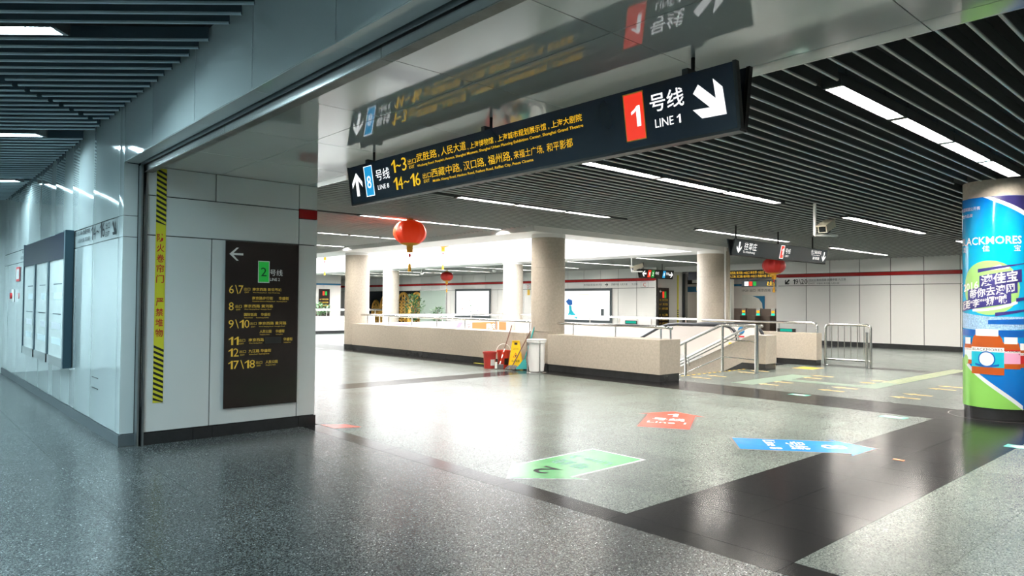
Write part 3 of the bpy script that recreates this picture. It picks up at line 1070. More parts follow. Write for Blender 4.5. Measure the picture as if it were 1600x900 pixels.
for s0, z0, s1 in ((-.22, 1.965, .5), (.22, 1.57, .5), (-.02, 1.375, .5)):
    wshape(lambda s: z0 + (s - s0) * .2, lambda s: z0 + .05 + (s - s0) * .13, s0, s1, 'adpurple', 3, 'slash_print')
for st, s0, s1, zb, h_ in (('2016', -.47, -.21, 1.705, .105), ('澳佳宝', -.18, .24, 1.775, .15), ('带你去澳网', -.34, .2, 1.605, .125), ('近距“李”“娜”喊', -.52, .11, 1.445, .12)):
    text(st, (0, 0, 0), XA, ZA, s0, zb, h_, s1, 'wflat', ad, wrap=wrap, off=.0065, bold=.02, skew=SK * .9)
wshape(lambda s: 1.19 + .1 * (s + .1) ** 2, lambda s: 1.42 - .12 * (s + .5) + .12 * max(0, s + .1), -.62, .62, 'adcrowd', .5, 'stadium_print')
wshape(lambda s: 1.27, lambda s: 1.33 + .05 * s, -.1, .62, 'adblue', .8, 'stadium_band')  # blue band printed across the stadium artwork
wbox(-.62, .62, 1.1, 1.19, 'adblue', .6, 'court_print')
wshape(lambda s: .144, lambda s: max(.146, min(.8, lerp(.69, .115, (s + .4) / .76))), -.63, .42, 'adgreen', 1, 'green_ground')
wshape(lambda s: lerp(.68, .09, (s + .4) / .76), lambda s: lerp(.74, .15, (s + .4) / .76), -.46, .3, 'adpale', 2, 'ground_stripe')


def bottle(s0, s1, z0, z1, label, lay, text_=True):
    w = s1 - s0
    sh = z1 - (z1 - z0) * .38

    def top(s):
        t = abs((s - (s0 + s1) / 2) / (w / 2))
        return sh + (z1 - .05 - sh) * (1 if t < .42 else max(0, 1 - ((t - .42) / .58) ** 2) ** .5)
    wshape(lambda s: z0, top, s0, s1, 'amber', lay, 'bottle_print')
    wbox(s0 + w * .16, s1 - w * .16, z1 - .09, z1, 'wflat', lay + .4, 'cap_print')
    wbox(s0, s1, z0 + (z1 - z0) * .16, z0 + (z1 - z0) * .5, label, lay + .4, 'label_print')
    wbox(s0, s1, z0 + (z1 - z0) * .5, z0 + (z1 - z0) * .6, 'wflat', lay + .6, 'label_band')
    text('BLACKMORES', (0, 0, 0), XA, ZA, s0 + w * .04, z0 + (z1 - z0) * .52, (z1 - z0) * .06, s1 - w * .04, 'dkprint', ad, wrap=wrap, off=.0012 * (lay + 1.2))


bottle(-.47, -.31, .72, 1.08, 'paleblue', 3)
bottle(.04, .27, .68, 1.1, 'pink', 3)
wbox(.04, .27, .915, .935, 'redprint', 4.2, 'label_line')
bottle(.24, .42, .7, 1.02, 'redprint', 2.5)
bottle(-.315, .075, .595, 1.2, 'cyan', 5)
disc(-.12, .8, .1, 'adblue', 6, 'seal_print', .105)
disc(-.12, .8, .085, 'paleblue', 6.5, 'seal_print', .09)
wshape(lambda s: .69 + 1.2 * (s + .12) ** 2, lambda s: .72 + 1.0 * (s + .12) ** 2, -.26, .02, 'adblue', 6.5, 'seal_ribbon')
disc(-.43, .77, .055, 'adball', 6, 'small_ball_print', .07)

# ================================================================== BALUSTRADES
ZT = .81


def parapet(name, label, x0, x1, y0, y1, joints=(), caps=True, axis='y', m='concrete'):
    t = empty(name, ((x0 + x1) / 2, (y0 + y1) / 2, 0), label, 'parapet')
    B('plinth', 'skirting', t, x0 + .015, x1 - .015, y0 + .015, y1 - .015, 0, .145)
    js = [y0 if axis == 'y' else x0] + list(joints) + [y1 if axis == 'y' else x1]
    for a, b in zip(js[:-1], js[1:]):
        if axis == 'y':
            B('stone_panel', m, t, x0, x1, a + .002, b - .002, .145, ZT)
        else:
            B('stone_panel', m, t, a + .002, b - .002, y0, y1, .145, ZT)
    return t


def railing(t, path, posts, z=1.06, base=ZT, r=.032):
    MB().tube(path, r, 12).build('handrail', 'rail', t, smooth=True)
    for x, y in posts:
        MB().tube([(x, y, base), (x, y, z)], .018, 8).build('post', 'rail', t, smooth=True)


pa = parapet('parapet', 'beige stone parapet with steel handrail between large column and stairs', 11.1, 11.78, 8.06, 11.1, (9.6,))
railing(pa, [(11.4, 11.1, 1.05), (11.4, 8.2, 1.05), (11.42, 8.14, 1.045), (11.48, 8.12, 1.04), (11.6, 8.14, 1.03)], [(11.4, 10.6), (11.4, 9.4), (11.4, 8.25), (11.55, 8.13)], 1.05)
pb = parapet('parapet', 'long beige stone parapet with steel handrail between two columns', 11.1, 11.78, 11.8, 19.86, (13.4, 15.0, 16.6, 18.2))
railing(pb, [(11.4, 11.75, 1.06), (11.4, 19.3, 1.09), (11.4, 19.85, 1.09)], [(11.4, 12.0 + 1.24 * k) for k in range(7)], 1.06)
pc = parapet('parapet', 'overexposed white stone parapet across the end of the stairwell, hung with banners', 11.8, 18.0, 20.0, 20.4, (13.4, 15, 16.6), axis='x', m='white')  # white panels carry the overexposed brightness in their colour
railing(pc, [(11.8, 20.2, 1.06), (17.9, 20.2, 1.06)], [(12.3 + k * 1.3, 20.2) for k in range(5)])
pd = parapet('parapet', 'overexposed white far parapet of the stairwell with railing', 18.05, 18.5, 11.84, 19.8, (13.8, 15.8, 17.8), m='white')  # overexposure put into the colour: white in place of beige stone
railing(pd, [(18.27, 11.84, 1.06), (18.27, 19.8, 1.06)], [(18.27, 12.3 + 1.3 * k) for k in range(6)])
pe = parapet('parapet', 'beige stone parapet right of the escalator', 17.27, 17.57, 7.83, 11.06, (9.4,))
railing(pe, [(17.45, 11.2, 1.06), (17.45, 8.02, 1.06), (17.45, 7.94, 1.04), (17.45, 7.9, .98), (17.45, 7.9, ZT)], [(17.45, 8.9), (17.45, 10.2)])
pf = parapet('parapet', 'pale stone parapet with railing at the far left behind the plant', 11.2, 18.0, 30.0, 30.4, (12.8, 14.4, 16), axis='x', m='white')
railing(pf, [(11.2, 30.15, 1.12), (19, 30.15, 1.12)], [(11.6 + .65 * k, 30.15) for k in range(12)], 1.12, r=.045)
# banners on the end parapet
OB, UB = (0, 19.99, 0), XA
bn = empty('orange_banner', (16.9, 19.98, .3), 'orange banner with white characters hung on stairwell parapet', 'banner')
flat(rect(16.08, 17.74, .28, .79), OB, UB, ZA, 'orange', bn, 'sheet', thick=.006)
flat(rect(17.3, 17.36, .28, .79), OB, UB, ZA, 'wflat', bn, 'edge_stripe', off=.011)
text('同庆', OB, UB, ZA, 16.75, .5, .24, 17.2, 'wflat', bn, off=.012, bold=.02)
bn = empty('lilac_banner', (15.4, 19.98, .3), 'white banner with lilac and red print left of the orange banner', 'banner')
flat(rect(14.7, 16.02, .28, .79), OB, UB, ZA, 'wflat', bn, 'sheet', thick=.006)
flat([(15.2, .45), (15.4, .45), (15.62, .76), (15.75, .76), (15.75, .79), (15.45, .79)], OB, UB, ZA, 'lilac', bn, 'stroke_print', off=.011)
flat([(15.0, .6), (15.05, .5), (15.2, .45), (15.1, .52)], OB, UB, ZA, 'lilac', bn, 'stroke_print', off=.011)
text('庆', OB, UB, ZA, 15.82, .46, .3, 16.0, 'st_red', bn, off=.011)
bn = empty('pale_banner', (13.3, 19.98, .3), 'pale banner with red and purple car print, leftmost on the stairwell parapet', 'banner')
flat(rect(12.0, 14.6, .28, .79), OB, UB, ZA, 'paleblue', bn, 'sheet', thick=.006)
flat([(12.2, .77), (12.35, .72), (12.55, .71), (12.55, .76), (12.4, .78)], OB, UB, ZA, 'st_red', bn, 'car_print', off=.011)
flat([(12.62, .74), (12.75, .68), (13.1, .69), (13.35, .74), (13.3, .78), (12.7, .79)], OB, UB, ZA, 'lilac', bn, 'car_print', off=.011)

# ================================================================== STAIRWELL
sw = empty('wall_stairwell', (14.5, 14, -4), 'pale lining of the stairwell', 'wall', kind='structure')
for b in ((HX0, HX0 + .03, HY0, HY1, -4, -.02), (HX1, HX1 + .03, HY0, HY1, -4, -.02), (HX0, HX1, HY1, HY1 + .03, -4, -.02), (HX0, HX1, HY0 - .03, HY0, -4, -.02), (HX0, HX1, HY0, HY1, -4.1, -4)):
    B('lining', 'whitegloss', sw, *b)
stt = empty('staircase', (13.4, HY0, 0), 'granite staircase going down beside the parapet', 'staircase')
for k in range(1, 16):
    B('step', 'tile_hall', stt, HX0 + .03, 15.08, HY0 + .33 * (k - 1), HY0 + .33 * k, -.15 * k - .2, -.15 * k)
hzs = empty('stair_edge_tape', (13.9, HY0 - .04, 0), 'yellow and black striped tape along the top stair edge', 'hazard tape')
B('tape', 'hazk', hzs, 12.0, 15.08, HY0 - .09, HY0 - .02, .0005, .002)
for k in range(15):
    x = 12.02 + k * .205
    MB().prism([(x, HY0 - .09), (x + .1, HY0 - .09), (x + .14, HY0 - .02), (x + .04, HY0 - .02)], 'z', .002, .003).build('stripe', 'caution', hzs)
# railing in the middle of the stairs
sr = empty('stair_railing', (14.1, 7.7, 0), 'stainless railing with posts running down the middle of the stairs', 'railing')
SL = -.453
MB().tube([(14.1, 7.72, 1.05), (14.12, 8.5, 1.05), (14.12, 8.6, 1.03), (14.12, 13.0, 1.05 + SL * 4.45)], .034, 12).build('handrail', 'rail', sr, smooth=True)
MB().tube([(14.1, 7.7, 0), (14.1, 7.7, 1.07)], .045, 12).build('post', 'rail', sr, smooth=True)
MB().lathe([(.07, 0), (.07, .015), (.05, .025)], (14.1, 7.7, 0), 16).build('post_foot', 'rail', sr)
for y in (8.54, 9.52, 10.5, 11.5, 12.5):
    zb = 0 if y < 8.6 else SL * (y - 8.55) - .05
    MB().tube([(14.12, y, zb), (14.12, y, 1.05 + SL * max(0, y - 8.55))], .03, 10).build('post', 'rail', sr, smooth=True)
MB().lathe([(.06, 0), (.06, .012), (.04, .02)], (14.12, 8.54, 0), 16).build('post_foot', 'rail', sr)
for z in (.33, .72):
    MB().tube([(14.1, 7.7, z - .02), (14.12, 8.54, z)], .012, 8).build('rail_bar', 'rail', sr, smooth=True)
MB().tube([(14.12, 8.54, .33), (14.12, 13.0, .33 + SL * 4.45)], .014, 8).build('rail_bar', 'rail', sr, smooth=True)
# sloping parapet between stairs and escalator
sp_ = empty('sloping_parapet', (15.35, 8.02, 0), 'sloping stone parapet between stairs and escalator', 'parapet')
MB().prism([(8.02, .145), (8.02, .8), (8.4, .8), (13.4, .8 + SL * 5), (13.4, .145 + SL * 4.4 - .9), (9.0, .145 + SL * .2 - .1), (8.62, .145)], 'x', 15.1, 15.6).build('stone_panel', 'concrete', sp_)
MB().prism([(8.035, 0), (8.035, .145), (8.62, .145), (9.0, -.05), (9.0, -.3), (8.5, -.3), (8.5, 0)], 'x', 15.115, 15.585).build('plinth', 'skirting', sp_)
MB().tube([(15.07, 8.6, .7), (15.07, 13.0, .7 + SL * 4.4)], .006, 6).build('groove_bead', 'white', sp_)
hr = empty('wall_handrail', (15.0, 8.3, 1), 'steel handrail fixed to the sloping parapet', 'handrail')
MB().tube([(15.02, 8.05, 1.02), (15.02, 8.4, 1.0), (15.02, 13, 1.0 + SL * 1.09 * 4.6)], .034, 12).build('handrail', 'rail', hr, smooth=True)
MB().tube([(15.06, 8.6, .82), (15.06, 13, .82 + SL * 1.09 * 4.4)], .018, 8).build('lower_rail', 'rail', hr, smooth=True)
for y in (8.7, 10.05, 11.4):
    z = 1.0 + SL * 1.09 * (y - 8.4)
    MB().tube([(15.02, y, z), (15.06, y, z - .2), (15.1, y, z - .22)], .014, 8).build('bracket', 'rail', hr, smooth=True)


def escalator(x0, x1, label):
    t = empty('escalator', ((x0 + x1) / 2, 9.1, 0), label, 'escalator')
    es = -.5
    for x in (x0, x1):
        pth = []
        for k in range(9):
            a = PI * 1.08 - (PI * 1.08 - PI / 2) * k / 8
            pth.append((x, 9.5 + .36 * math.cos(a), .62 + .36 * math.sin(a)))
        tail = [(x, 10.9, .98), (x, 11.2, .95), (x, 11.5, .86), (x, 16.5, .86 + es * 5)]
        pp = pth + tail
        MB().tube(pp, .042, 10).build('handrail', 'rubber', t, smooth=True)
        lower = [(x, 9.2, 0), (x, 10.9, 0), (x, 11.3, -.08), (x, 16.5, es * 5)]
        MB().prism([(p[1] + (.05 if i < 6 else 0), p[2] - .05) for i, p in enumerate(pp)] + [(q[1], q[2]) for q in reversed(lower)], 'x', x - .03, x + .03).build('side_panel', 'escpanel', t)
        MB().prism([(9.1, 0), (9.1, .18), (10.9, .18), (11.4, .1), (16.5, .1 + es * 5), (16.5, -.4 + es * 5), (11.3, -.4), (9.1, -.2)], 'x', x - .07, x + .07).build('skirt', 'steel', t)
    B('comb_plate', 'steel', t, x0 + .07, x1 - .07, 9.0, 10.9, -.03, .004)
    for k in range(14):
        z = -.2 * k
        B('tread', 'grprint', t, x0 + .08, x1 - .08, 10.9 + .4 * k, 11.3 + .4 * k, z - .2, z)
    B('newel_light', 'caution', t, x0 - .04, x0 + .04, 9.28, 9.36, .42, .56)
    MB().lathe([(.09, 0), (.09, .004)], (0, 0, 0), 20)
    d = MB()
    d.add([(x1 - .036, 9.75 + .1 * math.cos(2 * PI * k / 20), .82 + .1 * math.sin(2 * PI * k / 20)) for k in range(20)], [tuple(range(20))])
    d.build('round_notice', 'blue', t)
    B('notice_text', 'redprint', t, x1 - .037, x1 - .034, 9.66, 9.84, .64, .68)
    return t


escalator(15.8, 17.08, 'escalator with black handrails and white side panels beside the stairs')

# fence right of the escalator
fn = empty('steel_fence', (17.85, 7.4, 0), 'stainless crowd barrier with vertical bars right of the parapet', 'fence')
FX = 17.78
MB().tube([(FX, 7.83, 0), (FX, 7.83, .93), (FX, 7.81, 1.0), (FX, 7.74, 1.03), (FX, 6.83, 1.03), (FX, 6.76, 1.0), (FX, 6.74, .93), (FX, 6.74, 0)], .03, 12).build('frame', 'rail', fn, smooth=True)
MB().tube([(FX, 7.83, .16), (FX, 6.74, .16)], .022, 10).build('lower_rail', 'rail', fn, smooth=True)
for k in range(6):
    y = 7.83 - 1.09 * (k + 1) / 7
    MB().tube([(FX, y, .16), (FX, y, 1.02)], .01, 8).build('bar', 'rail', fn, smooth=True)
MB().tube([(FX - .03, 6.82, 0), (FX - .03, 6.82, .86)], .032, 12).build('post', 'rail', fn, smooth=True)
for y in (7.83, 6.74):
    MB().lathe([(.055, 0), (.055, .012), (.035, .02)], (FX, y, 0), 16).build('foot', 'rail', fn)

# ================================================================== OVERHEAD SIGNS
bs = empty('overhead_sign', (3.39, 4.0, 2.44), 'long dark blue overhead direction sign with yellow exits and red line 1', 'sign')
y0, y1 = 1.93, 6.04
for sx in (-1, 1):
    c0 = 3.39
    a, b = c0 + sx * .03, c0 + sx * .085
    o = MB().add([(a, y0, 2.44), (a, y1, 2.44), (b, y1, 2.785), (b, y0, 2.785), (a - sx * .028, y0, 2.44), (a - sx * .028, y1, 2.44), (b - sx * .028, y1, 2.785), (b - sx * .028, y0, 2.785)],
                 [(0, 1, 2, 3), (4, 7, 6, 5), (0, 3, 7, 4), (1, 5, 6, 2), (3, 2, 6, 7), (0, 4, 5, 1)]).build('sign_face', 'signbody', bs)
    for (q0, q1) in ((y0 - .008, y0 + .012), (y1 - .012, y1 + .008)):
        MB().add([(a + sx * .004, q0, 2.436), (a + sx * .004, q1, 2.436), (b + sx * .004, q1, 2.789), (b + sx * .004, q0, 2.789), (a - sx * .03, q0, 2.436), (a - sx * .03, q1, 2.436), (b - sx * .03, q1, 2.789), (b - sx * .03, q0, 2.789)],
                 [(0, 1, 2, 3), (4, 7, 6, 5), (0, 3, 7, 4), (1, 5, 6, 2), (3, 2, 6, 7), (0, 4, 5, 1)]).build('end_trim', 'black', bs)
B('bottom_rail', 'black', bs, 3.356, 3.424, y0, y1, 2.425, 2.442)
for y in (5.7, 4.01, 2.24):
    MB().tube([(3.39, y, 2.79), (3.39, y, ZS)], .012, 8).build('hanger_rod', 'black', bs)
    B('hanger_clamp', 'black', bs, 3.31, 3.47, y - .02, y + .02, 2.76, 2.82)
OSg, USg = Vector((3.36, 6.04, 2.44)), -YA
VSg = Vector((-.055, 0, .345)).normalized()
T = lambda s, u0, v0, h, u1, m='yprint', **k: text(s, OSg, USg, VSg, u0, v0, h, u1, m, bs, **k)
flat(arrow_pts(.143, .175, .22, PI / 2), OSg, USg, VSg, 'wprint', bs, 'arrow_print', off=.003)
flat(rect(.285, .432, .043, .322), OSg, USg, VSg, 'wprint', bs, 'line_panel_edge', off=.002)
flat(rect(.298, .426, .05, .315), OSg, USg, VSg, 'lineblue', bs, 'line_panel', off=.0035)
T('8', .325, .115, .115, .398, 'wprint', off=.005)
T('号线', .485, .165, .1, .715, 'wprint')
T('LINE 8', .5, .085, .042, .685, 'wprint')
num('1~3', OSg, USg, VSg, .755, .2, .112, 1.0, 'yprint', bs)
T('出口', 1.02, .238, .045, 1.138)
T('EXIT', 1.03, .203, .026, 1.11)
T('武胜路', 1.15, .243, .068, 1.44)
T(',', 1.46, .24, .02, None)
T('人民大道', 1.5, .243, .068, 1.82)
T(', 上海博物馆 , 上海城市规划展示馆 , 上海大剧院', 1.84, .238, .05, 3.02, bold=.006)
T('Wusheng Road. People’s Avenue, Shanghai Museum, Shanghai Urban Planning Exhibition Center, Shanghai Grand Theatre', 1.15, .196, .026, 3.025, bold=.012)
num('14~16', OSg, USg, VSg, .757, .05, .108, 1.177, 'yprint', bs)
T('出口', 1.212, .095, .045, 1.33)
T('EXIT', 1.22, .06, .026, 1.3)
T('西藏中路,', 1.338, .087, .072, 1.735)
T('汉口路,', 1.765, .087, .072, 2.03)
T('福州路,', 2.06, .087, .072, 2.325)
T('来福士广场,', 2.345, .09, .058, 2.65)
T('和平影都', 2.68, .09, .058, 2.92)
T('Middle Xizang Road, Hankou Road, Fuzhou Road, Raffles City, Peace Cinema', 1.345, .046, .026, 2.54, bold=.012)
flat(rect(3.358, 3.51, .045, .328), OSg, USg, VSg, 'yflat', bs, 'line_panel_edge', off=.002)
flat(rect(3.365, 3.503, .052, .32), OSg, USg, VSg, 'linered', bs, 'line_panel', off=.0035)
num('1', OSg, USg, VSg, 3.405, .125, .122, 3.475, 'wprint', bs, off=.005)
T('号线', 3.552, .185, .105, 3.785, 'wprint', bold=.008)
T('LINE', 3.578, .094, .048, 3.705, 'wprint')
num('1', OSg, USg, VSg, 3.725, .094, .048, 3.752, 'wprint', bs)
flat([(3.846, .233), (3.882, .276), (3.984, .181), (3.975, .288), (4.029, .233), (4.041, .086), (3.891, .09), (3.836, .146), (3.945, .14)], OSg, USg, VSg, 'wprint', bs, 'arrow_print', off=.003)


def vsign(name, label, x0, x1, y, zb, zt, m, thick=.06, rods=(), ztop=ZH):
    """hanging V-section sign along x, readable from -y"""
    t = empty(name, ((x0 + x1) / 2, y, zb), label, 'sign')
    for sy in (-1, 1):
        a, b = y + sy * .03, y + sy * .1
        MB().add([(x0, a, zb), (x1, a, zb), (x1, b, zt), (x0, b, zt), (x0, a - sy * .025, zb), (x1, a - sy * .025, zb), (x1, b - sy * .025, zt), (x0, b - sy * .025, zt)],
                 [(0, 1, 2, 3), (4, 7, 6, 5), (0, 3, 7, 4), (1, 5, 6, 2), (3, 2, 6, 7), (0, 4, 5, 1)]).build('sign_face', m, t)
    B('bottom_rail', 'black', t, x0, x1, y - .034, y + .034, zb - .012, zb + .002)
    for x in rods:
        MB().tube([(x, y, zt - .02), (x, y, ztop)], .018, 8).build('hanger_rod', 'black', t)
        B('hanger_clamp', 'black', t, x - .03, x + .03, y - .08, y + .08, zt - .04, zt)
    return t, Vector((x0, y - .03, zb)), XA, Vector((0, -.07, zt - zb)).normalized()


t, O_, U_, V_ = vsign('overhead_sign', 'slate grey hanging sign above the stairs with red line 1 panel', 13.3, 17.75, 7.85, 2.56, 2.9, 'signgrey', rods=(13.5, 15.35, 17.1))
flat(arrow_pts(.22, .17, .24, -PI / 2), O_, U_, V_, 'wprint', t, 'arrow_print', off=.004)
text('往莘庄', O_, U_, V_, .42, .13, .16, .95, 'wprint', t, off=.004)
text('To Xinzhuang', O_, U_, V_, .4, .05, .06, .9, 'wprint', t, off=.004)
flat(rect(2.02, 2.2, .02, .33), O_, U_, V_, 'wprint', t, 'line_panel_edge', off=.003)
flat(rect(2.04, 2.18, .035, .315), O_, U_, V_, 'linered', t, 'line_panel', off=.005)
num('1', O_, U_, V_, 2.075, .11, .15, 2.15, 'wprint', t, off=.007)
text('号线', O_, U_, V_, 2.26, .15, .12, 2.5, 'wprint', t, off=.004)
text('LINE 1', O_, U_, V_, 2.28, .07, .05, 2.45, 'wprint', t, off=.004)
text('往上海火车站', O_, U_, V_, 3.55, .22, .09, 4.1, 'wprint', t, off=.004)
text('Railway Station', O_, U_, V_, 3.6, .17, .035, 4.05, 'wprint', t, off=.004)
text('富锦路', O_, U_, V_, 3.68, .08, .07, 4.05, 'wprint', t, off=.004)
flat(arrow_pts(4.27, .17, .24, -PI / 2), O_, U_, V_, 'wprint', t, 'arrow_print', off=.004)

t, O_, U_, V_ = vsign('overhead_sign', 'small black hanging sign with two arrows beyond the light well', 22.7, 24.95, 17.5, 2.58, 2.93, 'black', rods=(22.95, 24.25))
flat(arrow_pts(.25, .17, .27, PI), O_, U_, V_, 'wprint', t, 'arrow_print', off=.006)
flat(rect(.48, .68, .03, .32), O_, U_, V_, 'linered', t, 'line_panel', off=.005)
flat(rect(.72, .92, .03, .32), O_, U_, V_, 'linegreen', t, 'line_panel', off=.005)
num('1', O_, U_, V_, .54, .1, .14, .62, 'wprint', t, off=.008)
text('2', O_, U_, V_, .78, .1, .14, None, 'wprint', t, off=.008)
text('号线', O_, U_, V_, .98, .15, .12, 1.22, 'wprint', t, off=.006)
flat(rect(1.5, 1.68, .03, .32), O_, U_, V_, 'lineblue', t, 'line_panel', off=.005)
text('8', O_, U_, V_, 1.55, .1, .14, None, 'wprint', t, off=.008)
text('号线', O_, U_, V_, 1.72, .15, .12, 1.92, 'wprint', t, off=.006)
flat(arrow_pts(2.08, .17, .27, 0), O_, U_, V_, 'wprint', t, 'arrow_print', off=.006)

gs = empty('gate_sign', (27.4, 15.9, 2.62), 'long navy sign with yellow exit numbers above the gate opening', 'sign')
B('sign_face', 'signbody', gs, 27.35, 27.5, 13.75, 18.3, 2.62, 2.98)
OG, UG = (27.35, 0, 2.62), -YA
text('南京西路 黄河路 14出口 新世界 15出口 人民公园 16出口', OG, UG, ZA, -16.3, .2, .12, -13.85, 'yprint', gs)
text('九江路 汉口路 福州路 19出口 西藏中路 来福士 20出口', OG, UG, ZA, -16.2, .05, .11, -13.85, 'yprint', gs)
g2 = empty('gate_sign', (30.5, 15.9, 2.4), 'small navy sign with yellow words hanging inside the gate hall', 'sign')
B('sign_face', 'signgrey', g2, 30.45, 30.55, 15.2, 17.4, 2.36, 2.66)
MB().tube([(30.5, 17.1, 2.66), (30.5, 17.1, 3.2)], .015).build('hanger_rod', 'black', g2)
MB().tube([(30.5, 15.5, 2.66), (30.5, 15.5, 3.2)], .015).build('hanger_rod', 'black', g2)
text('出口', (30.45, 0, 2.36), -YA, ZA, -16.1, .05, .2, -15.3, 'yprint', g2)
flat(rect(-17.25, -17.05, .05, .25), (30.45, 0, 2.36), -YA, ZA, 'wprint', g2, 'panel_print', off=.004)
flat(rect(-17.0, -16.85, .05, .25), (30.45, 0, 2.36), -YA, ZA, 'linered', g2, 'panel_print', off=.004)
flat(rect(-16.8, -16.65, .05, .25), (30.45, 0, 2.36), -YA, ZA, 'linegreen', g2, 'panel_print', off=.004)
g3 = empty('gate_sign', (29.5, 18.9, 2.3), 'dark sign with white ticket tag left of the stone column', 'sign')
B('sign_face', 'black', g3, 29.5, 29.58, 18.7, 20.1, 2.5, 2.85)
B('sign_tag', 'wflat', g3, 29.48, 29.5, 19.25, 19.5, 2.56, 2.83)
B('lower_face', 'blue', g3, 29.5, 29.58, 18.7, 20.1, 2.12, 2.38)
B('yellow_panel', 'yflat', g3, 29.48, 29.5, 18.75, 19.25, 2.18, 2.36)
for y in (18.8, 20):
    MB().tube([(29.54, y, 2.12), (29.54, y, 3.4)], .02).build('hanger_rod', 'black', g3)

# ================================================================== EXIT BOARD ON THE PASSAGE WALL
eb = empty('exit_board', (3.26, 7.9, .3), 'large brown-black exit directory with yellow exit numbers on the passage wall', 'sign')
B('board', 'board', eb, 2.832, 3.687, 7.9, 7.9165, .302, 2.172)
OE, UE = (2.83, 7.8985, .30), XA
E_ = lambda s, u0, v0, h, u1, m='yflat', **k: text(s, OE, UE, ZA, u0, v0, h, u1, m, eb, off=.002, **k)
flat([(.04, 1.725), (.12, 1.8), (.145, 1.8), (.085, 1.738), (.195, 1.738), (.195, 1.714), (.085, 1.714), (.145, 1.652), (.12, 1.652)], OE, UE, ZA, 'wflat', eb, 'arrow_print', off=.002)
flat(rect(.367, .502, 1.412, 1.662), OE, UE, ZA, 'wflat', eb, 'line_panel_edge', off=.0015)
flat(rect(.375, .494, 1.42, 1.654), OE, UE, ZA, 'linegreen', eb, 'line_panel', off=.0025)
text('2', OE, UE, ZA, .4, 1.487, .1, .467, 'dkprint', eb, off=.004)
E_('号线', .508, 1.495, .075, .66, 'wflat')
E_('LINE 2', .51, 1.437, .032, .627, 'wflat')
for n_, v, u1 in (('6\\7', 1.283, .205), ('8', 1.093, .1), ('9\\10', .895, .282), ('11', .706, .155), ('12', .576, .165), ('17\\18', .438, .352)):
    num(n_, OE, UE, ZA, .042, v, .092, u1, 'yflat', eb, off=.002)
for u, v in ((.209, 1.318), (.115, 1.122), (.288, .927), (.16, .738), (.17, .611), (.36, .48)):
    E_('出口', u, v, .034, u + .072)
    E_('EXIT', u + .01, v - .028, .016, u + .058)
for s_, e_, u0, u1, v in (('南京西路 新世界城', 'West Nanjing Road   New World City', .307, .65, 1.315), ('南京路步行街      华盛街', 'Pedestrian Street of Nanjing Road   Huasheng Street', .304, .74, 1.215),
                          ('南京西路 黄河路', 'West Nanjing Road  Huanghe Road', .212, .55, 1.124), ('国际饭店    华盛街', 'Park Hotel      Huasheng Street', .214, .52, 1.028),
                          ('南京西路 黄河路', 'West Nanjing Road  Huanghe Road', .382, .715, .926), ('人民公园', 'People’s Park', .396, .535, .833), ('华盛街', 'Huasheng Street', .585, .693, .833),
                          ('南京西路', 'West Nanjing Road', .271, .448, .738), ('华盛街', 'Huasheng Street', .682, .793, .736),
                          ('九江路 华盛街', 'Jiujiang Road  Huasheng Street', .273, .535, .612), ('人民公园', 'People’s Park', .471, .614, .48)):
    E_(s_, u0, v, .037, u1, bold=.008)
    E_(e_, u0 + .004, v - .027, .015, u1 - .02, bold=.012)
flat(rect(.46, .655, .71, .785), OE, UE, ZA, 'black', eb, 'cover_patch', off=.003)

# far exit board (same kind, on the far return wall)
fb = empty('exit_board', (27.2, 19.5, .4), 'dark exit directory with red and green panels beyond the light well', 'sign')
B('board', 'board', fb, 26.75, 27.55, 19.49, 19.53, .35, 2.27)
for s_, v in (('4\\5  南京西路', 1.3), ('6\\7  黄河路', 1.1), ('8   人民公园', .9), ('11  九江路', .6), ('12  西藏中路', .4), ('17  人民大道', .2)):
    text(s_, (26.75, 19.487, .35), XA, ZA, .06, v, .11, .7, 'yflat', fb, off=.003)
flat(rect(.28, .42, 1.45, 1.75), (26.75, 19.487, .35), XA, ZA, 'linered', fb, 'line_panel', off=.003)
flat(rect(.44, .58, 1.45, 1.75), (26.75, 19.487, .35), XA, ZA, 'linegreen', fb, 'line_panel', off=.003)
flat(arrow_pts(.13, 1.75, .17, PI), (26.75, 19.487, .35), XA, ZA, 'wflat', fb, 'arrow_print', off=.003)
hz2 = empty('hazard_tape', (28.3, 19.5, .4), 'thin yellow hazard tape beyond the far exit board', 'hazard tape')
flat(rect(28.26, 28.38, .4, 2.9), (0, 19.527, 0), XA, ZA, 'hazy', hz2, 'tape', thick=.002)
for k in range(8):
    flat(rect(28.26, 28.38, .5 + k * .1, .54 + k * .1), (0, 19.522, 0), XA, ZA, 'hazk', hz2, 'stripe', off=.003)
sg2 = empty('shutter_guide', (28.75, 19.5, 0), 'dark shutter guide beside the thin hazard tape', 'shutter guide')
B('guide_channel', 'slotdark', sg2, 28.7, 28.76, 19.4, 19.53, 0, 3.0)
B('guide_flange', 'guide', sg2, 28.76, 28.95, 19.4, 19.53, 0, 3.0)
# board on blue wall far left
fb2 = empty('exit_board', (20.7, 40.98, .4), 'dark exit directory on the blue-striped far left wall', 'sign')
B('board', 'board', fb2, 20.5, 21.25, 40.94, 40.99, .4, 2.3)
flat(rect(.25, .38, 1.5, 1.75), (20.5, 40.938, .4), XA, ZA, 'linered', fb2, 'line_panel', off=.003)
flat(rect(.42, .55, 1.5, 1.75), (20.5, 40.938, .4), XA, ZA, 'linegreen', fb2, 'line_panel', off=.003)
for v in (1.2, 1.0, .8):
    text('6\\7 南京西路', (20.5, 40.938, .4), XA, ZA, .06, v, .1, .65, 'yflat', fb2, off=.003)

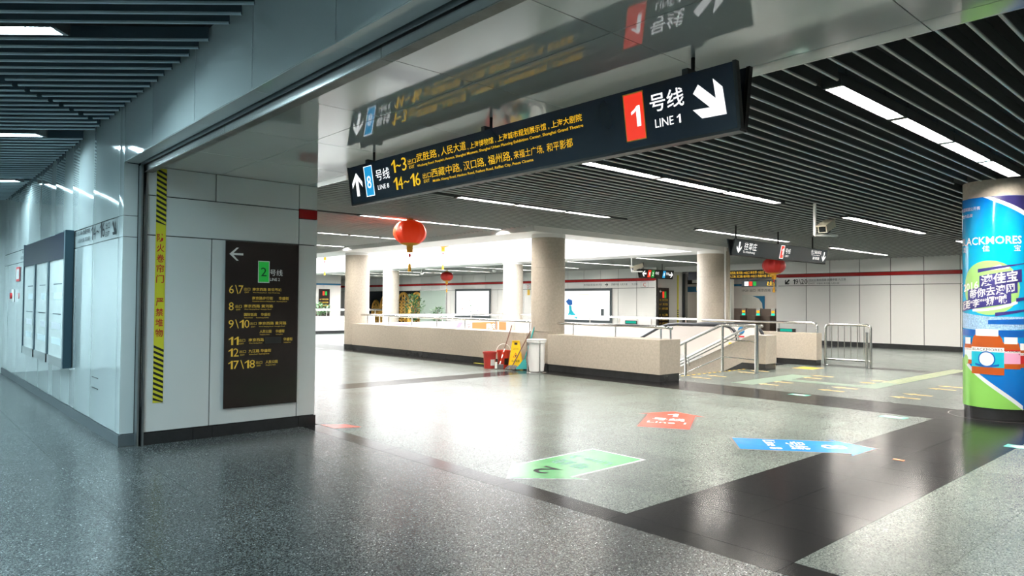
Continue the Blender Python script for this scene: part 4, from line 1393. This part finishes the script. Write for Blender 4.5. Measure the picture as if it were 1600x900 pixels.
# ================================================================== MAP BOARD ON CORRIDOR WALL
mb_ = empty('map_board', (1.75, 12.2, .62), 'wall map board with dark header and three pale posters in a slate frame', 'notice board')
mx0, mx1 = 1.72, XW - .014
B('frame_back', 'bluegrey', mb_, 1.745, mx1, 10.42, 13.95, .62, 2.39)
B('header', 'header', mb_, 1.722, 1.745, 10.5, 13.9, 2.03, 2.37)
for ya, yb_ in ((10.42, 10.5), (11.58, 11.7), (12.72, 12.84), (13.88, 13.95)):
    B('mullion', 'bluegrey', mb_, mx0, 1.745, ya, yb_, .62, 2.39 if ya in (10.42, 13.88) else 2.03)
B('bottom_frame', 'steel', mb_, mx0, 1.745, 10.5, 13.88, .62, .74)
for ya, yb_ in ((10.5, 11.58), (11.7, 12.72), (12.84, 13.88)):
    pp = B('poster', 'poster', mb_, 1.735, 1.745, ya, yb_, .74, 2.03)
    for k in range(5):
        zc_ = .9 + k * .2
        B('poster_print', ('paleblue', 'adpale', 'grprint', 'paleblue', 'grprint')[k], pp, 1.733, 1.735, ya + .15 + .1 * random.random(), yb_ - .2 - .3 * random.random(), zc_, zc_ + (.012 if k in (2, 4) else .09))
fx = empty('fire_alarm', (1.8, 15.9, 1.5), 'red fire alarm button on the corridor wall', 'alarm')
B('backplate', 'wflat', fx, 1.79, XW - .014, 15.76, 15.94, 1.45, 1.68)
MB().tube([(1.79, 15.85, 1.56), (1.76, 15.85, 1.56)], .055, 16).build('button', 'redprint', fx)

# ================================================================== FLOOR STICKERS


def floor_arrow(name, label, tail, tip, width, head_w, head_l, m, edge, lines_, tm):
    a, b = Vector(tail + (0,)), Vector(tip + (0,))
    d = (b - a).normalized()
    q = Vector((-d.y, d.x, 0))
    L = (b - a).length
    t = empty(name, ((a + b) / 2)[:], label, 'floor sticker')

    def shape(g):
        w, hw = width / 2 - g, head_w / 2 - g * 1.6
        return [(g, -w), (L - head_l - .0, -w), (L - head_l - .06 + g, -hw), (L - g * 1.3, 0), (L - head_l - .06 + g, hw), (L - head_l, w), (g, w)]
    for g, mm, z, nm in ((0, edge, .0008, 'border'), (.028, m, .0016, 'vinyl')):
        P = [a + d * x + q * y for x, y in shape(g)]
        MB().poly([(p.x, p.y, z) for p in P]).build(nm, mm, t)
    # lettering: reads upright for someone walking the way the arrow points
    for s_, along, h, w in lines_:
        if s_ == '1':
            num('1', a, -q, d, -.07, along, h, .08, tm, t, off=.0026)
            continue
        text(s_, a, -q, d, -w / 2, along, h, w / 2, tm if not isinstance(tm, dict) else tm[s_[0]], t, off=.0026, bold=.01)
    for ob in t.children:
        pass
    return t


floor_arrow('floor_arrow', 'red floor arrow sticker reading line 1', (7.05, 5.07), (8.3, 5.78), .68, .97, .36, 'st_red', 'st_edge',
            [('1', .93, .24, .12), ('号线', .58, .2, .42), ('Line 1', .36, .13, .48)], 'wflat')
floor_arrow('floor_arrow', 'blue floor arrow sticker reading line 8', (6.9, 4.04), (7.81, 2.88), .67, .95, .36, 'st_blue', 'st_edge',
            [('8', .9, .26, .2), ('号线', .56, .2, .42), ('Line 8', .34, .13, .48)], 'wflat')
floor_arrow('floor_arrow', 'green floor arrow sticker reading line 2 near the dark strip', (5.5, 4.49), (3.99, 4.48), .68, .97, .46, 'st_green', 'adpale',
            [('2', .92, .24, .2), ('号线', .58, .2, .42), ('Line 2', .36, .13, .48)], {'2': 'dkprint', '号': 'st_teal', 'L': 'st_teal'})


def small_arrow(x, y, d, m, label, L=.46, w=.2):
    d = Vector(d).normalized()
    q = Vector((-d.y, d.x, 0))
    t = Vector((x, y, 0))
    P = [(-.5, -.25), (.1, -.25), (.1, -.6), (.5, 0), (.1, .6), (.1, .25), (-.5, .25)]
    o = MB().prism([((t + d * a * L + q * b * w).x, (t + d * a * L + q * b * w).y) for a, b in P], 'z', .0006, .0016).build('yellow_floor_arrow', m, None)
    return tag(o, label, 'floor sticker', 'small yellow arrows before the stairs')


pos = {8.06: 'just before the stair edge', 6.62: 'beside the green tactile strip', 5.42: 'between tactile strip and black band', 4.21: 'nearest the advertising column'}
for yy, ph in pos.items():
    for i, xx in enumerate((12.5, 13.08, 14.32, 14.88)):
        small_arrow(xx, yy, (0, 1, 0), 'st_yellow', 'small yellow arrow %s, %s from the black band' % (ph, ('first', 'second', 'third', 'fourth')[i]))
tp = empty('tactile_strip', (13.5, 6.9, 0), 'worn green tactile paving strip bending across the far floor', 'tactile paving')
for a, b, y_, z_ in ((12.2, 14.7, 6.75, 7.2), (13.4, 13.75, 5.0, 6.75)):
    B('tactile_base', 'tactile', tp, a, b, y_, z_, .0004, .002)
B('tactile_base', 'tactile', tp, 13.75, 19.0, 5.0, 5.35, .0004, .002)
for k in range(4):
    B('tactile_ridge', 'tactile2', tp, 14.6, 19.0, 5.03 + k * .085, 5.065 + k * .085, .002, .006)
ys = empty('yellow_floor_plate', (16.5, 7.7, 0), 'yellow square floor plate before the escalator parapet', 'floor sticker')
MB().prism([(16.2, 7.45), (16.85, 7.45), (16.85, 7.95), (16.2, 7.95)], 'z', .0006, .002).build('vinyl', 'st_yellow', ys)
MB().lathe([(.2, .002), (.2, .0025)], (16.52, 7.7, 0), 24).build('ring', 'caution', ys)
for x, y, lb in ((11.46, 5.49, 'small teal sticker on the black band'), (10.19, 3.57, 'small teal exit sticker near the band corner'), (9.1, 1.9, 'small teal sticker at the right edge')):
    tq = empty('teal_floor_sticker', (x, y, 0), lb, 'floor sticker')
    MB().prism([(x - .1, y - .16), (x + .1, y - .16), (x + .1, y + .16), (x - .1, y + .16)], 'z', .0006, .0016).build('vinyl', 'st_teal', tq)
    MB().prism([(x - .04, y - .1), (x + .04, y - .1), (x + .04, y + .02), (x + .08, y + .02), (x, y + .12), (x - .08, y + .02), (x - .04, y + .02)], 'z', .0016, .0022).build('arrow_print', 'wflat', tq)
tag(MB().prism([(7.38, 2.5), (7.42, 2.5), (7.43, 2.6), (7.39, 2.6)], 'z', .0006, .003).build('orange_floor_mark', 'orange', None), 'tiny orange mark on the wide black band', 'floor mark')
tag(MB().prism([(4.0, 7.55), (4.3, 7.45), (4.25, 7.75), (4.0, 7.9)], 'z', .0006, .0016).build('red_floor_sticker', 'st_red', None), 'corner of a red floor sticker beside the passage wall', 'floor sticker')

# ================================================================== LANTERNS


def lantern(x, y, z, r, m, label, tl_=.42, top=ZH, squash=.74):
    t = empty('red_lantern', (x, y, z), label, 'lantern')
    prof = []
    for k in range(13):
        a = -PI / 2 + PI * (k + .6) / 13.2
        prof.append((r * math.cos(a) ** .8, r * squash * math.sin(a)))
    MB().lathe(prof, (x, y, z), 72, ridge=-.05).build('silk_shade', m, t, smooth=True)
    for sg_ in (-1, 1):
        zz = z + sg_ * r * squash
        MB().lathe([(r * .2, -.03), (r * .2, .03)], (x, y, zz), 24).build('gold_cap', 'gold', t, smooth=True)
    # scalloped gold skirt
    MB().lathe([(r * .6, -r * squash * .88), (r * .45, -r * squash * .97), (r * .25, -r * squash * 1.03)], (x, y, z), 24).build('gold_skirt', 'tassel', t, smooth=True)
    MB().tube([(x, y, z + r * squash), (x, y, top)], .006, 6).build('cord', 'gold', t)
    z0 = z - r * squash
    for k in range(8):
        a = 2 * PI * k / 8
        MB().tube([(x + r * .15 * math.cos(a), y + r * .15 * math.sin(a), z0), (x + r * .15 * math.cos(a), y + r * .15 * math.sin(a), z0 - .15)], .012, 6).build('fringe', 'tassel', t)
    MB().tube([(x, y, z0), (x, y, z0 - tl_)], .008, 6).build('tassel_cord', 'tassel', t)
    MB().lathe([(.022, 0), (.03, -.05), (.03, -.09), (.036, -.16)], (x, y, z0 - tl_ + .04), 12).build('tassel', 'tassel', t)
    MB().lathe([(.02, 0), (.026, -.03), (.02, -.06)], (x, y, z0 - .18), 12).build('bead', 'redprint', t)
    return t


lantern(7.85, 11.78, 2.9, .335, 'lantern', 'large orange-red lantern nearest, hanging left of centre')
lantern(20.5, 27.5, 2.78, .31, 'lanterndark', 'small dark red lantern before the far wall')
lantern(19.4, 10.05, 2.66, .33, 'lanterndark', 'red lantern hanging below the slate sign by the stairs')
lantern(13.5, 18.33, 3.55, .33, 'lantern', 'lantern up in the light well right of the big lantern, tassel showing', top=4.67, tl_=.62)
lantern(13.0, 25.5, 3.53, .33, 'lantern', 'lantern up in the light well at far left, tassel showing', top=4.67, tl_=.62)

# ================================================================== SECURITY CAMERAS


def cctv(x, y, ztop, zb, d, label, s=1.0):
    d = Vector(d).normalized()
    q = Vector((-d.y, d.x, 0)).normalized()
    t = empty('security_camera', (x, y, zb), label, 'camera')
    MB().tube([(x, y, ztop), (x, y, zb)], .025 * s, 12).build('drop_pole', 'white', t, smooth=True)
    side = Vector((rt.x, rt.y, 0)).normalized()
    arm = Vector((x, y, zb)) + side * .38 * s
    MB().tube([(x, y, zb), tuple(arm)], .022 * s, 10).build('arm', 'white', t, smooth=True)
    c = Vector((x, y, zb)) + side * .2 * s + ZA * .15 * s
    dn = (d + Vector((0, 0, -.35))).normalized()
    V = dn.cross(q).normalized()
    if V.z < 0: V = -V
    MB().obox(c, dn, q, V, .2 * s, .07 * s, .06 * s).build('housing', 'camw', t)
    MB().obox(c + V * .07 * s + dn * .03 * s, dn, q, V, .22 * s, .085 * s, .008 * s).build('sun_shield', 'camw', t)
    MB().obox(c + dn * .203 * s, dn, q, V, .003 * s, .052 * s, .042 * s).build('window', 'glassdark', t)
    MB().obox(c - V * .08 * s, dn, q, V, .05 * s, .03 * s, .03 * s).build('bracket', 'black', t)
    return t


cctv(11.5, 5.24, ZH, 2.67, (-.95, -.05, 0), 'cream security camera on white drop pole under the baffles')
cctv(19.1, 15.05, ZH, 2.62, (-1, .3, 0), 'white security camera on drop pole left of the small arrow sign')

# ================================================================== CLEANING THINGS BY THE COLUMN


def bucket(x, y, r, h, m, label, handle=True):
    t = empty('bucket', (x, y, 0), label, 'bucket')
    MB().lathe([(r * .82, 0), (r * .98, h), (r * 1.05, h), (r * 1.05, h - .03), (r * 1.0, h - .035), (r * .9, h - .01), (r * .78, .01)][:2] + [(r * 1.06, h - .045), (r * 1.06, h), (r * .95, h), (r * .8, .02)], (x, y, 0), 32).build('pail', m, t, smooth=True)
    c = Vector((x, y, h - .02))
    if handle:
        pth = [c + (rt * math.cos(a) * r * 1.06 + ZA * math.sin(a) * r * 1.1) for a in [PI * k / 12 for k in range(13)]]
        MB().tube([tuple(p) for p in pth], .006, 6).build('handle', 'wflat', t)
    # label patch curved around the front
    a0 = math.atan2(-y, -x)
    vs, fs = [], []
    for k in range(9):
        a = a0 + .15 + .8 * k / 8
        for z in (h * .18, h * .55):
            rr = r * (.82 + .16 * z / h) + .003
            vs.append((x + rr * math.cos(a), y + rr * math.sin(a), z))
    for k in range(8): fs.append((2 * k, 2 * k + 2, 2 * k + 3, 2 * k + 1))
    MB().add(vs, fs).build('paper_label', 'wflat' if m == 'bucket' else 'hazk', t)
    return t


bucket(10.42, 12.3, .155, .38, 'bucket', 'dull red bucket with white label, left of the pair', handle=False)
bucket(10.8, 12.25, .155, .4, 'bucket2', 'bright red bucket with a raised white wire handle')

cs = empty('caution_sign', (10.87, 11.9, 0), 'yellow folding wet floor caution sign', 'caution sign')
fd = Vector((-.75, -.66, 0)).normalized()        # faces the camera
fr = Vector((-fd.y, fd.x, 0))
fr = -fr if fr.dot(rt) < 0 else fr
c0 = Vector((10.87, 11.9, 0))
for sg_, nm in ((1, 'front_leaf'), (-1, 'rear_leaf')):
    top_c, bot_c = c0 + ZA * .64, c0 + fd * .12 * sg_
    Vv = (top_c - bot_c).normalized()
    h = (top_c - bot_c).length
    Nn = fr.cross(Vv) * sg_
    out = [(-.165, 0), (-.05, 0), (-.03, .05), (.03, .05), (.05, 0), (.165, 0), (.085, h), (-.085, h)]
    hole = [(-.035, h - .1), (.035, h - .1), (.035, h - .05), (-.035, h - .05)]
    P = [bot_c + fr * a + Vv * b for a, b in out]
    mbx = MB()
    n = len(P)
    Q = [p - Nn * .018 for p in P]
    mbx.add(P + Q, [tuple(range(n)), tuple(reversed(range(n, 2 * n)))] + [(i, n + i, n + (i + 1) % n, (i + 1) % n) for i in range(n)])
    leafo = mbx.build(nm, 'caution', cs)
    if sg_ == 1:
        flat(hole, bot_c, fr, Vv, 'hazk', cs, 'handle_slot', off=.002)
        flat([(-.06, .26), (.06, .26), (0, .37)], bot_c, fr, Vv, 'redprint', cs, 'warning_triangle', off=.002)
        flat([(-.042, .27), (.042, .27), (0, .347)], bot_c, fr, Vv, 'caution', cs, 'warning_ground', off=.003)
        flat([(-.012, .275), (.012, .275), (.02, .31), (-.005, .325)], bot_c, fr, Vv, 'hazk', cs, 'slip_figure', off=.004)
        text('小心地滑', bot_c, fr, Vv, -.095, .15, .055, .095, 'hazk', cs, off=.003, bold=.01)
        text('CAUTION', bot_c, fr, Vv, -.06, .46, .018, .06, 'hazk', cs, off=.003)
        text('WET FLOOR', bot_c, fr, Vv, -.06, .43, .018, .06, 'hazk', cs, off=.003)

mp = empty('mop', (10.55, 12.0, 0), 'squeegee mop with brown and white pole leaning on the parapet', 'mop')
b0, t0 = Vector((10.42, 11.97, .06)), Vector((11.08, 12.28, .97))
for f0, f1, mm in ((0, .12, 'wflat'), (.12, .2, 'st_red'), (.2, .28, 'wflat'), (.28, .34, 'st_red'), (.34, .42, 'wflat'), (.42, 1, 'wood')):
    MB().tube([tuple(b0.lerp(t0, f0)), tuple(b0.lerp(t0, f1))], .014, 8).build('pole', mm, mp)
MB().obox(b0 + ZA * -.0 + rt * -.0, rt, rt.cross(ZA), ZA, .1, .04, .05).build('mop_head', 'mopgrey', mp)
MB().obox(b0 + ZA * .03 - rt * .07, rt, rt.cross(ZA), ZA, .025, .05, .07).build('mop_clip', 'wflat', mp)
mp = empty('mop', (10.64, 11.75, 0), 'yarn mop with grey strings and brown pole leaning on the column', 'mop')
b0, t0 = Vector((10.62, 11.74, .08)), Vector((11.12, 11.68, .86))
MB().tube([tuple(b0), tuple(t0)], .013, 8).build('pole', 'wood', mp)
mbx = MB()
for k in range(60):
    a = random.random() * 2 * PI
    R_ = .07 + .11 * random.random()
    e = Vector((10.6 + R_ * math.cos(a), 11.72 + R_ * math.sin(a), .012))
    mid = (b0 + e) / 2 + ZA * .04
    mbx.tube([tuple(b0), tuple(mid), tuple(e)], .011, 5)
mbx.build('yarn', 'mopgrey', mp, kind='stuff')
br = empty('broom', (10.85, 11.55, 0), 'teal plastic broom with flared head', 'broom')
b0, t0 = Vector((10.78, 11.52, .2)), Vector((11.08, 11.5, .98))
MB().tube([tuple(b0), tuple(t0)], .013, 8).build('pole', 'teal', br)
bq = (t0 - b0).normalized()
P = []
for z_, w_, d_ in ((0.03, .03, .025), (-.06, .07, .03), (-.19, .14, .035)):
    cc_ = b0 + bq * z_
    P += [cc_ + rt * a * w_ + fd * b * d_ for a, b in ((-1, -1), (1, -1), (1, 1), (-1, 1))]
for p in P: p.z = max(p.z, .005)
MB().add(P, [(0, 1, 5, 4), (1, 2, 6, 5), (2, 3, 7, 6), (3, 0, 4, 7), (4, 5, 9, 8), (5, 6, 10, 9), (6, 7, 11, 10), (7, 4, 8, 11), (3, 2, 1, 0), (8, 9, 10, 11)]).build('bristle_head', 'teal', br)

bg = empty('bag_stand', (10.5, 10.83, 0), 'white rubbish bag hanging in a steel stand beside the column', 'bag stand')
bx, by = 10.5, 10.83
MB().lathe([(.22, 0), (.22, .012), (.2, .02)], (bx, by, 0), 32).build('base_ring', 'steel', bg)
for a in (math.radians(20), math.radians(140), math.radians(245)):
    MB().tube([(bx + .2 * math.cos(a), by + .2 * math.sin(a), .01), (bx + .2 * math.cos(a), by + .2 * math.sin(a), .7)], .013, 8).build('leg', 'steel', bg)
mbx = MB()
n = 40
prof = [(.11, .02), (.155, .05), (.17, .2), (.175, .4), (.17, .55), (.185, .66), (.2, .7), (.21, .72), (.212, .69), (.21, .66)]
vs, fs = [], []
for i, (r_, z_) in enumerate(prof):
    for k in range(n):
        a = 2 * PI * k / n
        rr = r_ * (1 + (.05 * math.sin(5 * a + i) + .035 * math.sin(9 * a + 2 * i)) * (1 if z_ < .6 else .15))
        vs.append((bx + rr * math.cos(a), by + rr * math.sin(a), z_))
for i in range(len(prof) - 1):
    for k in range(n): fs.append((i * n + k, i * n + (k + 1) % n, (i + 1) * n + (k + 1) % n, (i + 1) * n + k))
fs.append(tuple(reversed(range(n))))
mbx.add(vs, fs).build('bag', 'bag', bg, smooth=True)
MB().tube([(bx + .205 * math.cos(2 * PI * k / 24), by + .205 * math.sin(2 * PI * k / 24), .715) for k in range(25)], .014, 8).build('rim', 'bag', bg, smooth=True)
tag(B('floor_tape', 'hazy', None, 10.98, 11.06, 12.6, 13.6, .0005, .002), 'short yellow tape on the floor along the parapet', 'floor tape')

# ================================================================== FAR THINGS


def lightbox(name, y0, y1, z0, z1, label):
    t = empty(name, (XF - .06, (y0 + y1) / 2, z0), label, 'lightbox')
    B('case', 'steel', t, XF - .07, XF - .01, y0, y1, z0, z1)
    f = .13
    B('face', 'lightbox', t, XF - .078, XF - .071, y0 + f, y1 - f, z0 + f, z1 - f)
    for a, b, c_, d in ((y0, y0 + f, z0, z1), (y1 - f, y1, z0, z1), (y0 + f, y1 - f, z0, z0 + f), (y0 + f, y1 - f, z1 - f, z1)):
        B('frame', 'grprint', t, XF - .1, XF - .071, a, b, c_, d)
    return t


t = lightbox('lightbox', 31.27, 34.68, .6, 2.34, 'glowing white lightbox poster left of the pale column')
for k, (y, z) in enumerate(((33.2, 1.6), (33.1, 1.3), (33.9, 1.1), (33.1, .95), (32.4, 1.0))):
    B('poster_print', ('st_yellow', 'st_green', 'orange', 'st_teal', 'lilac')[k], t, XF - .082, XF - .078, y, y + .06, z, z + .07)
t = lightbox('lightbox', 22.1, 27.3, .55, 2.28, 'wide glowing lightbox poster with a blue figure')
OL, UL = (XF - .08, 0, 0), -YA
flat([(-25.2, 1.62), (-25.0, 1.75), (-24.75, 1.68), (-24.72, 1.45), (-24.9, 1.4), (-25.05, 1.45)], OL, UL, ZA, 'adblue', t, 'figure_print', off=.003)
flat([(-24.98, 1.4), (-24.8, 1.4), (-24.75, 1.15), (-24.5, .92), (-24.35, .8), (-24.45, .72), (-24.8, .9), (-25.0, .78), (-25.05, .9), (-24.95, 1.1)], OL, UL, ZA, 'cyan', t, 'figure_print', off=.003)
B('caption_print', 'grprint', t, XF - .082, XF - .078, 22.6, 22.8, .9, 1.25)
B('caption_print', 'st_yellow', t, XF - .082, XF - .078, 23.6, 24.3, 1.93, 1.96)
gl = empty('frosted_glass_panel', (XF, 37.2, 0), 'frosted pale green glass panel in the far wall', 'glass panel')
B('pane', 'frosted', gl, XF - .06, XF - .02, 35.7, 38.55, .16, 2.28)
B('frame', 'steel', gl, XF - .07, XF - .02, 35.62, 35.7, .16, 2.32)
B('frame', 'steel', gl, XF - .07, XF - .02, 35.62, 38.6, 2.28, 2.32)
lg = empty('exit_light', (17.4, 8.67, .8), 'small glowing green exit sign on the parapet rail', 'exit sign')
B('case', 'black', lg, 17.36, 17.4, 8.42, 8.9, .81, .9)
B('face', 'exitled', lg, 17.352, 17.36, 8.5, 8.82, .825, .89)
lg = empty('exit_light', (XF - .05, 21.0, .6), 'small glowing green exit sign low on the far wall', 'exit sign')
B('case', 'black', lg, XF - .05, XF - .015, 20.6, 21.3, .55, .72)
B('face', 'exitled', lg, XF - .056, XF - .05, 20.64, 21.26, .58, .69)


def gold_screen(x, y, w, h, label):
    t = empty('gold_screen', (x, y, 0), label, 'ornament')
    arc = [(x, y + w / 2, 0), (x, y + w / 2, h * .55)]
    for k in range(1, 12):
        a = PI * k / 12
        arc.append((x, y + w / 2 * math.cos(a), h * .55 + h * .45 * math.sin(a)))
    arc += [(x, y - w / 2, h * .55), (x, y - w / 2, 0)]
    MB().tube(arc, .075, 8).build('arch', 'gold', t, smooth=True)
    mbl = MB()
    for k in range(9):
        zz = h * (.08 + .1 * k)
        for j in (-.3, 0, .3):
            yy = y + j * w
            if zz > h * .75 and j: continue
            ring = [(x, yy + .11 * w * math.cos(2 * PI * i / 10), zz + .11 * w * math.sin(2 * PI * i / 10)) for i in range(11)]
            mbl.tube(ring, .038, 5)
    mbl.build('scrollwork', 'gold', t)
    return t


gold_screen(26.85, 41.0, 1.45, 2.15, 'golden arched scrollwork screen behind the green plant')
gold_screen(26.85, 39.38, 1.4, 2.15, 'golden arched scrollwork screen beside frosted glass')
gold_screen(26.85, 43.3, 1.3, 2.0, 'golden arched scrollwork screen right of the left column')
gold_screen(26.85, 44.62, 1.0, 1.6, 'low golden arched scrollwork screen next to the left column')
gd = empty('gold_statue', (26.3, 39.2, 0), 'small golden seated statue under the golden arch', 'statue')
MB().lathe([(.3, .5), (.34, .6), (.25, .75), (.22, 1.05), (.16, 1.25), (.07, 1.3), (.11, 1.4), (.11, 1.5), (.06, 1.58), (.02, 1.66)], (26.3, 39.2, 0), 20).build('figure', 'gold', gd, smooth=True)
MB().lathe([(.4, 0), (.4, .1), (.3, .2), (.3, .5)], (26.3, 39.2, 0), 20).build('pedestal', 'gold', gd)


def shrub(x, y, z0, w, h, label, seed, n=260, pot=True):
    rr = random.Random(seed)
    t = empty('potted_shrub', (x, y, 0), label, 'plant')
    if pot:
        MB().lathe([(.22, 0), (.3, z0 * .9), (.34, z0), (.3, z0), (.27, z0 * .9)], (x, y, 0), 20).build('planter', 'pot', t, smooth=True)
    mbs, mbl = MB(), MB()
    for k in range(14):
        a, l = rr.random() * 2 * PI, h * (.5 + .5 * rr.random())
        e = (x + w * .4 * math.cos(a) * rr.random(), y + w * .4 * math.sin(a) * rr.random(), z0 + l)
        mbs.tube([(x, y, z0 - .05), e], .008, 4)
    for k in range(n):
        a, u = rr.random() * 2 * PI, rr.random() ** .6
        zz = rr.random()
        R_ = w / 2 * u * math.sqrt(max(.05, 1 - (2 * zz - 1) ** 2)) * 1.1
        p = Vector((x + R_ * math.cos(a), y + R_ * math.sin(a), z0 + h * (.1 + .9 * zz)))
        d = Vector((math.cos(a) + rr.uniform(-.6, .6), math.sin(a) + rr.uniform(-.6, .6), rr.uniform(-.4, .8))).normalized()
        q = d.cross(ZA).normalized()
        L = .13 + .07 * rr.random()
        mbl.add([p, p + d * L * .5 + q * L * .22, p + d * L, p + d * L * .5 - q * L * .22], [(0, 1, 2, 3)])
    mbs.build('stems', 'wood', t, kind='stuff')
    mbl.build('foliage', 'leaf', t, kind='stuff')
    return t


shrub(15.45, 31.05, .8, 1.25, .6, 'low green shrub behind the far left parapet', 3, 520)
shrub(19.45, 28.75, .5, 1.0, 1.35, 'bushy green plant left of the frosted glass panel', 5, 700)
shrub(20.35, 28.0, .45, .7, .8, 'lower green plant beside the bushy one', 9, 300)

# ticket gates
gate_y = [18.3, 17.55, 16.8, 16.05]
for i, y in enumerate(gate_y + [19.06]):
    t = empty('ticket_gate', (31.0, y, 0), ('ticket gate left of the gate opening, first with green light', 'second ticket gate from the left pillar', 'third ticket gate from the left pillar', 'ticket gate nearest the wire barrier', 'ticket gate seen left of the stone column')[i], 'ticket gate')
    B('cabinet', 'gate', t, 30.4, 31.8, y - .1, y + .1, 0, 1.0)
    B('post', 'steel', t, 30.9, 31.1, y - .1, y + .1, 1.0, 1.36)
    B('flap', 'gate', t, 31.0, 31.04, y - .62, y - .12, .12, 1.33)
    B('green_light', 'greenled', t, 30.885, 30.9, y - .07, y + .07, 1.02, 1.1)
    B('orange_light', 'orangeled', t, 30.885, 30.9, y - .07, y + .07, 1.14, 1.24)
gf = empty('gate_fence', (31, 15, 0), 'grey railing panel with sloping rail right of the ticket gates', 'fence')
for y in (15.38, 15.0, 14.65, 14.3, 13.95):
    MB().tube([(31, y, 0), (31, y, 1.35)], .03, 8).build('post', 'steel', gf)
MB().tube([(31, 15.38, 1.35), (31, 13.8, 1.35)], .03, 8).build('top_rail', 'steel', gf)
MB().tube([(30.9, 15.2, 1.3), (30.9, 13.9, .7)], .04, 8).build('sloping_rail', 'steel', gf)
B('infill_panel', 'gate', gf, 31.05, 31.08, 13.8, 15.38, .1, 1.3)
nb_ = empty('map_board', (33.9, 16.2, .9), 'dark framed double map board on the gate hall wall', 'notice board')
B('frame_back', 'black', nb_, 33.88, 33.95, 14.7, 17.4, .9, 2.5)
for a, b in ((14.8, 15.95), (16.1, 17.25)):
    B('poster', 'poster', nb_, 33.86, 33.88, a, b, 1.0, 2.1)
B('map_print', 'st_green', nb_, 33.85, 33.86, 16.4, 16.9, 1.3, 1.7)
B('map_line', 'redprint', nb_, 33.85, 33.86, 16.35, 16.4, 1.4, 1.8)
sc_ = empty('info_screen', (33.9, 20.6, .9), 'bright blue and white information screen behind the ticket gates', 'screen')
B('case', 'blue', sc_, 32.0, 32.1, 20.05, 20.65, .9, 2.0)
B('face', 'screen', sc_, 31.985, 32.0, 20.2, 20.6, 1.0, 1.95)
# small dome detectors under the far ceiling
for x, y, lb in ((21.0, 24.5, 'white dome detector under the far ceiling right of the small lantern'), (20.6, 29.8, 'white dome detector under the far ceiling left of the small lantern')):
    t = empty('dome_detector', (x, y, ZH - .3), lb, 'detector')
    MB().tube([(x, y, ZH), (x, y, ZH - .18)], .02, 8).build('stem', 'white', t)
    MB().lathe([(.02, -.3), (.08, -.27), (.1, -.2), (.1, -.16)], (x, y, ZH), 16).build('dome', 'whitegloss', t, smooth=True)
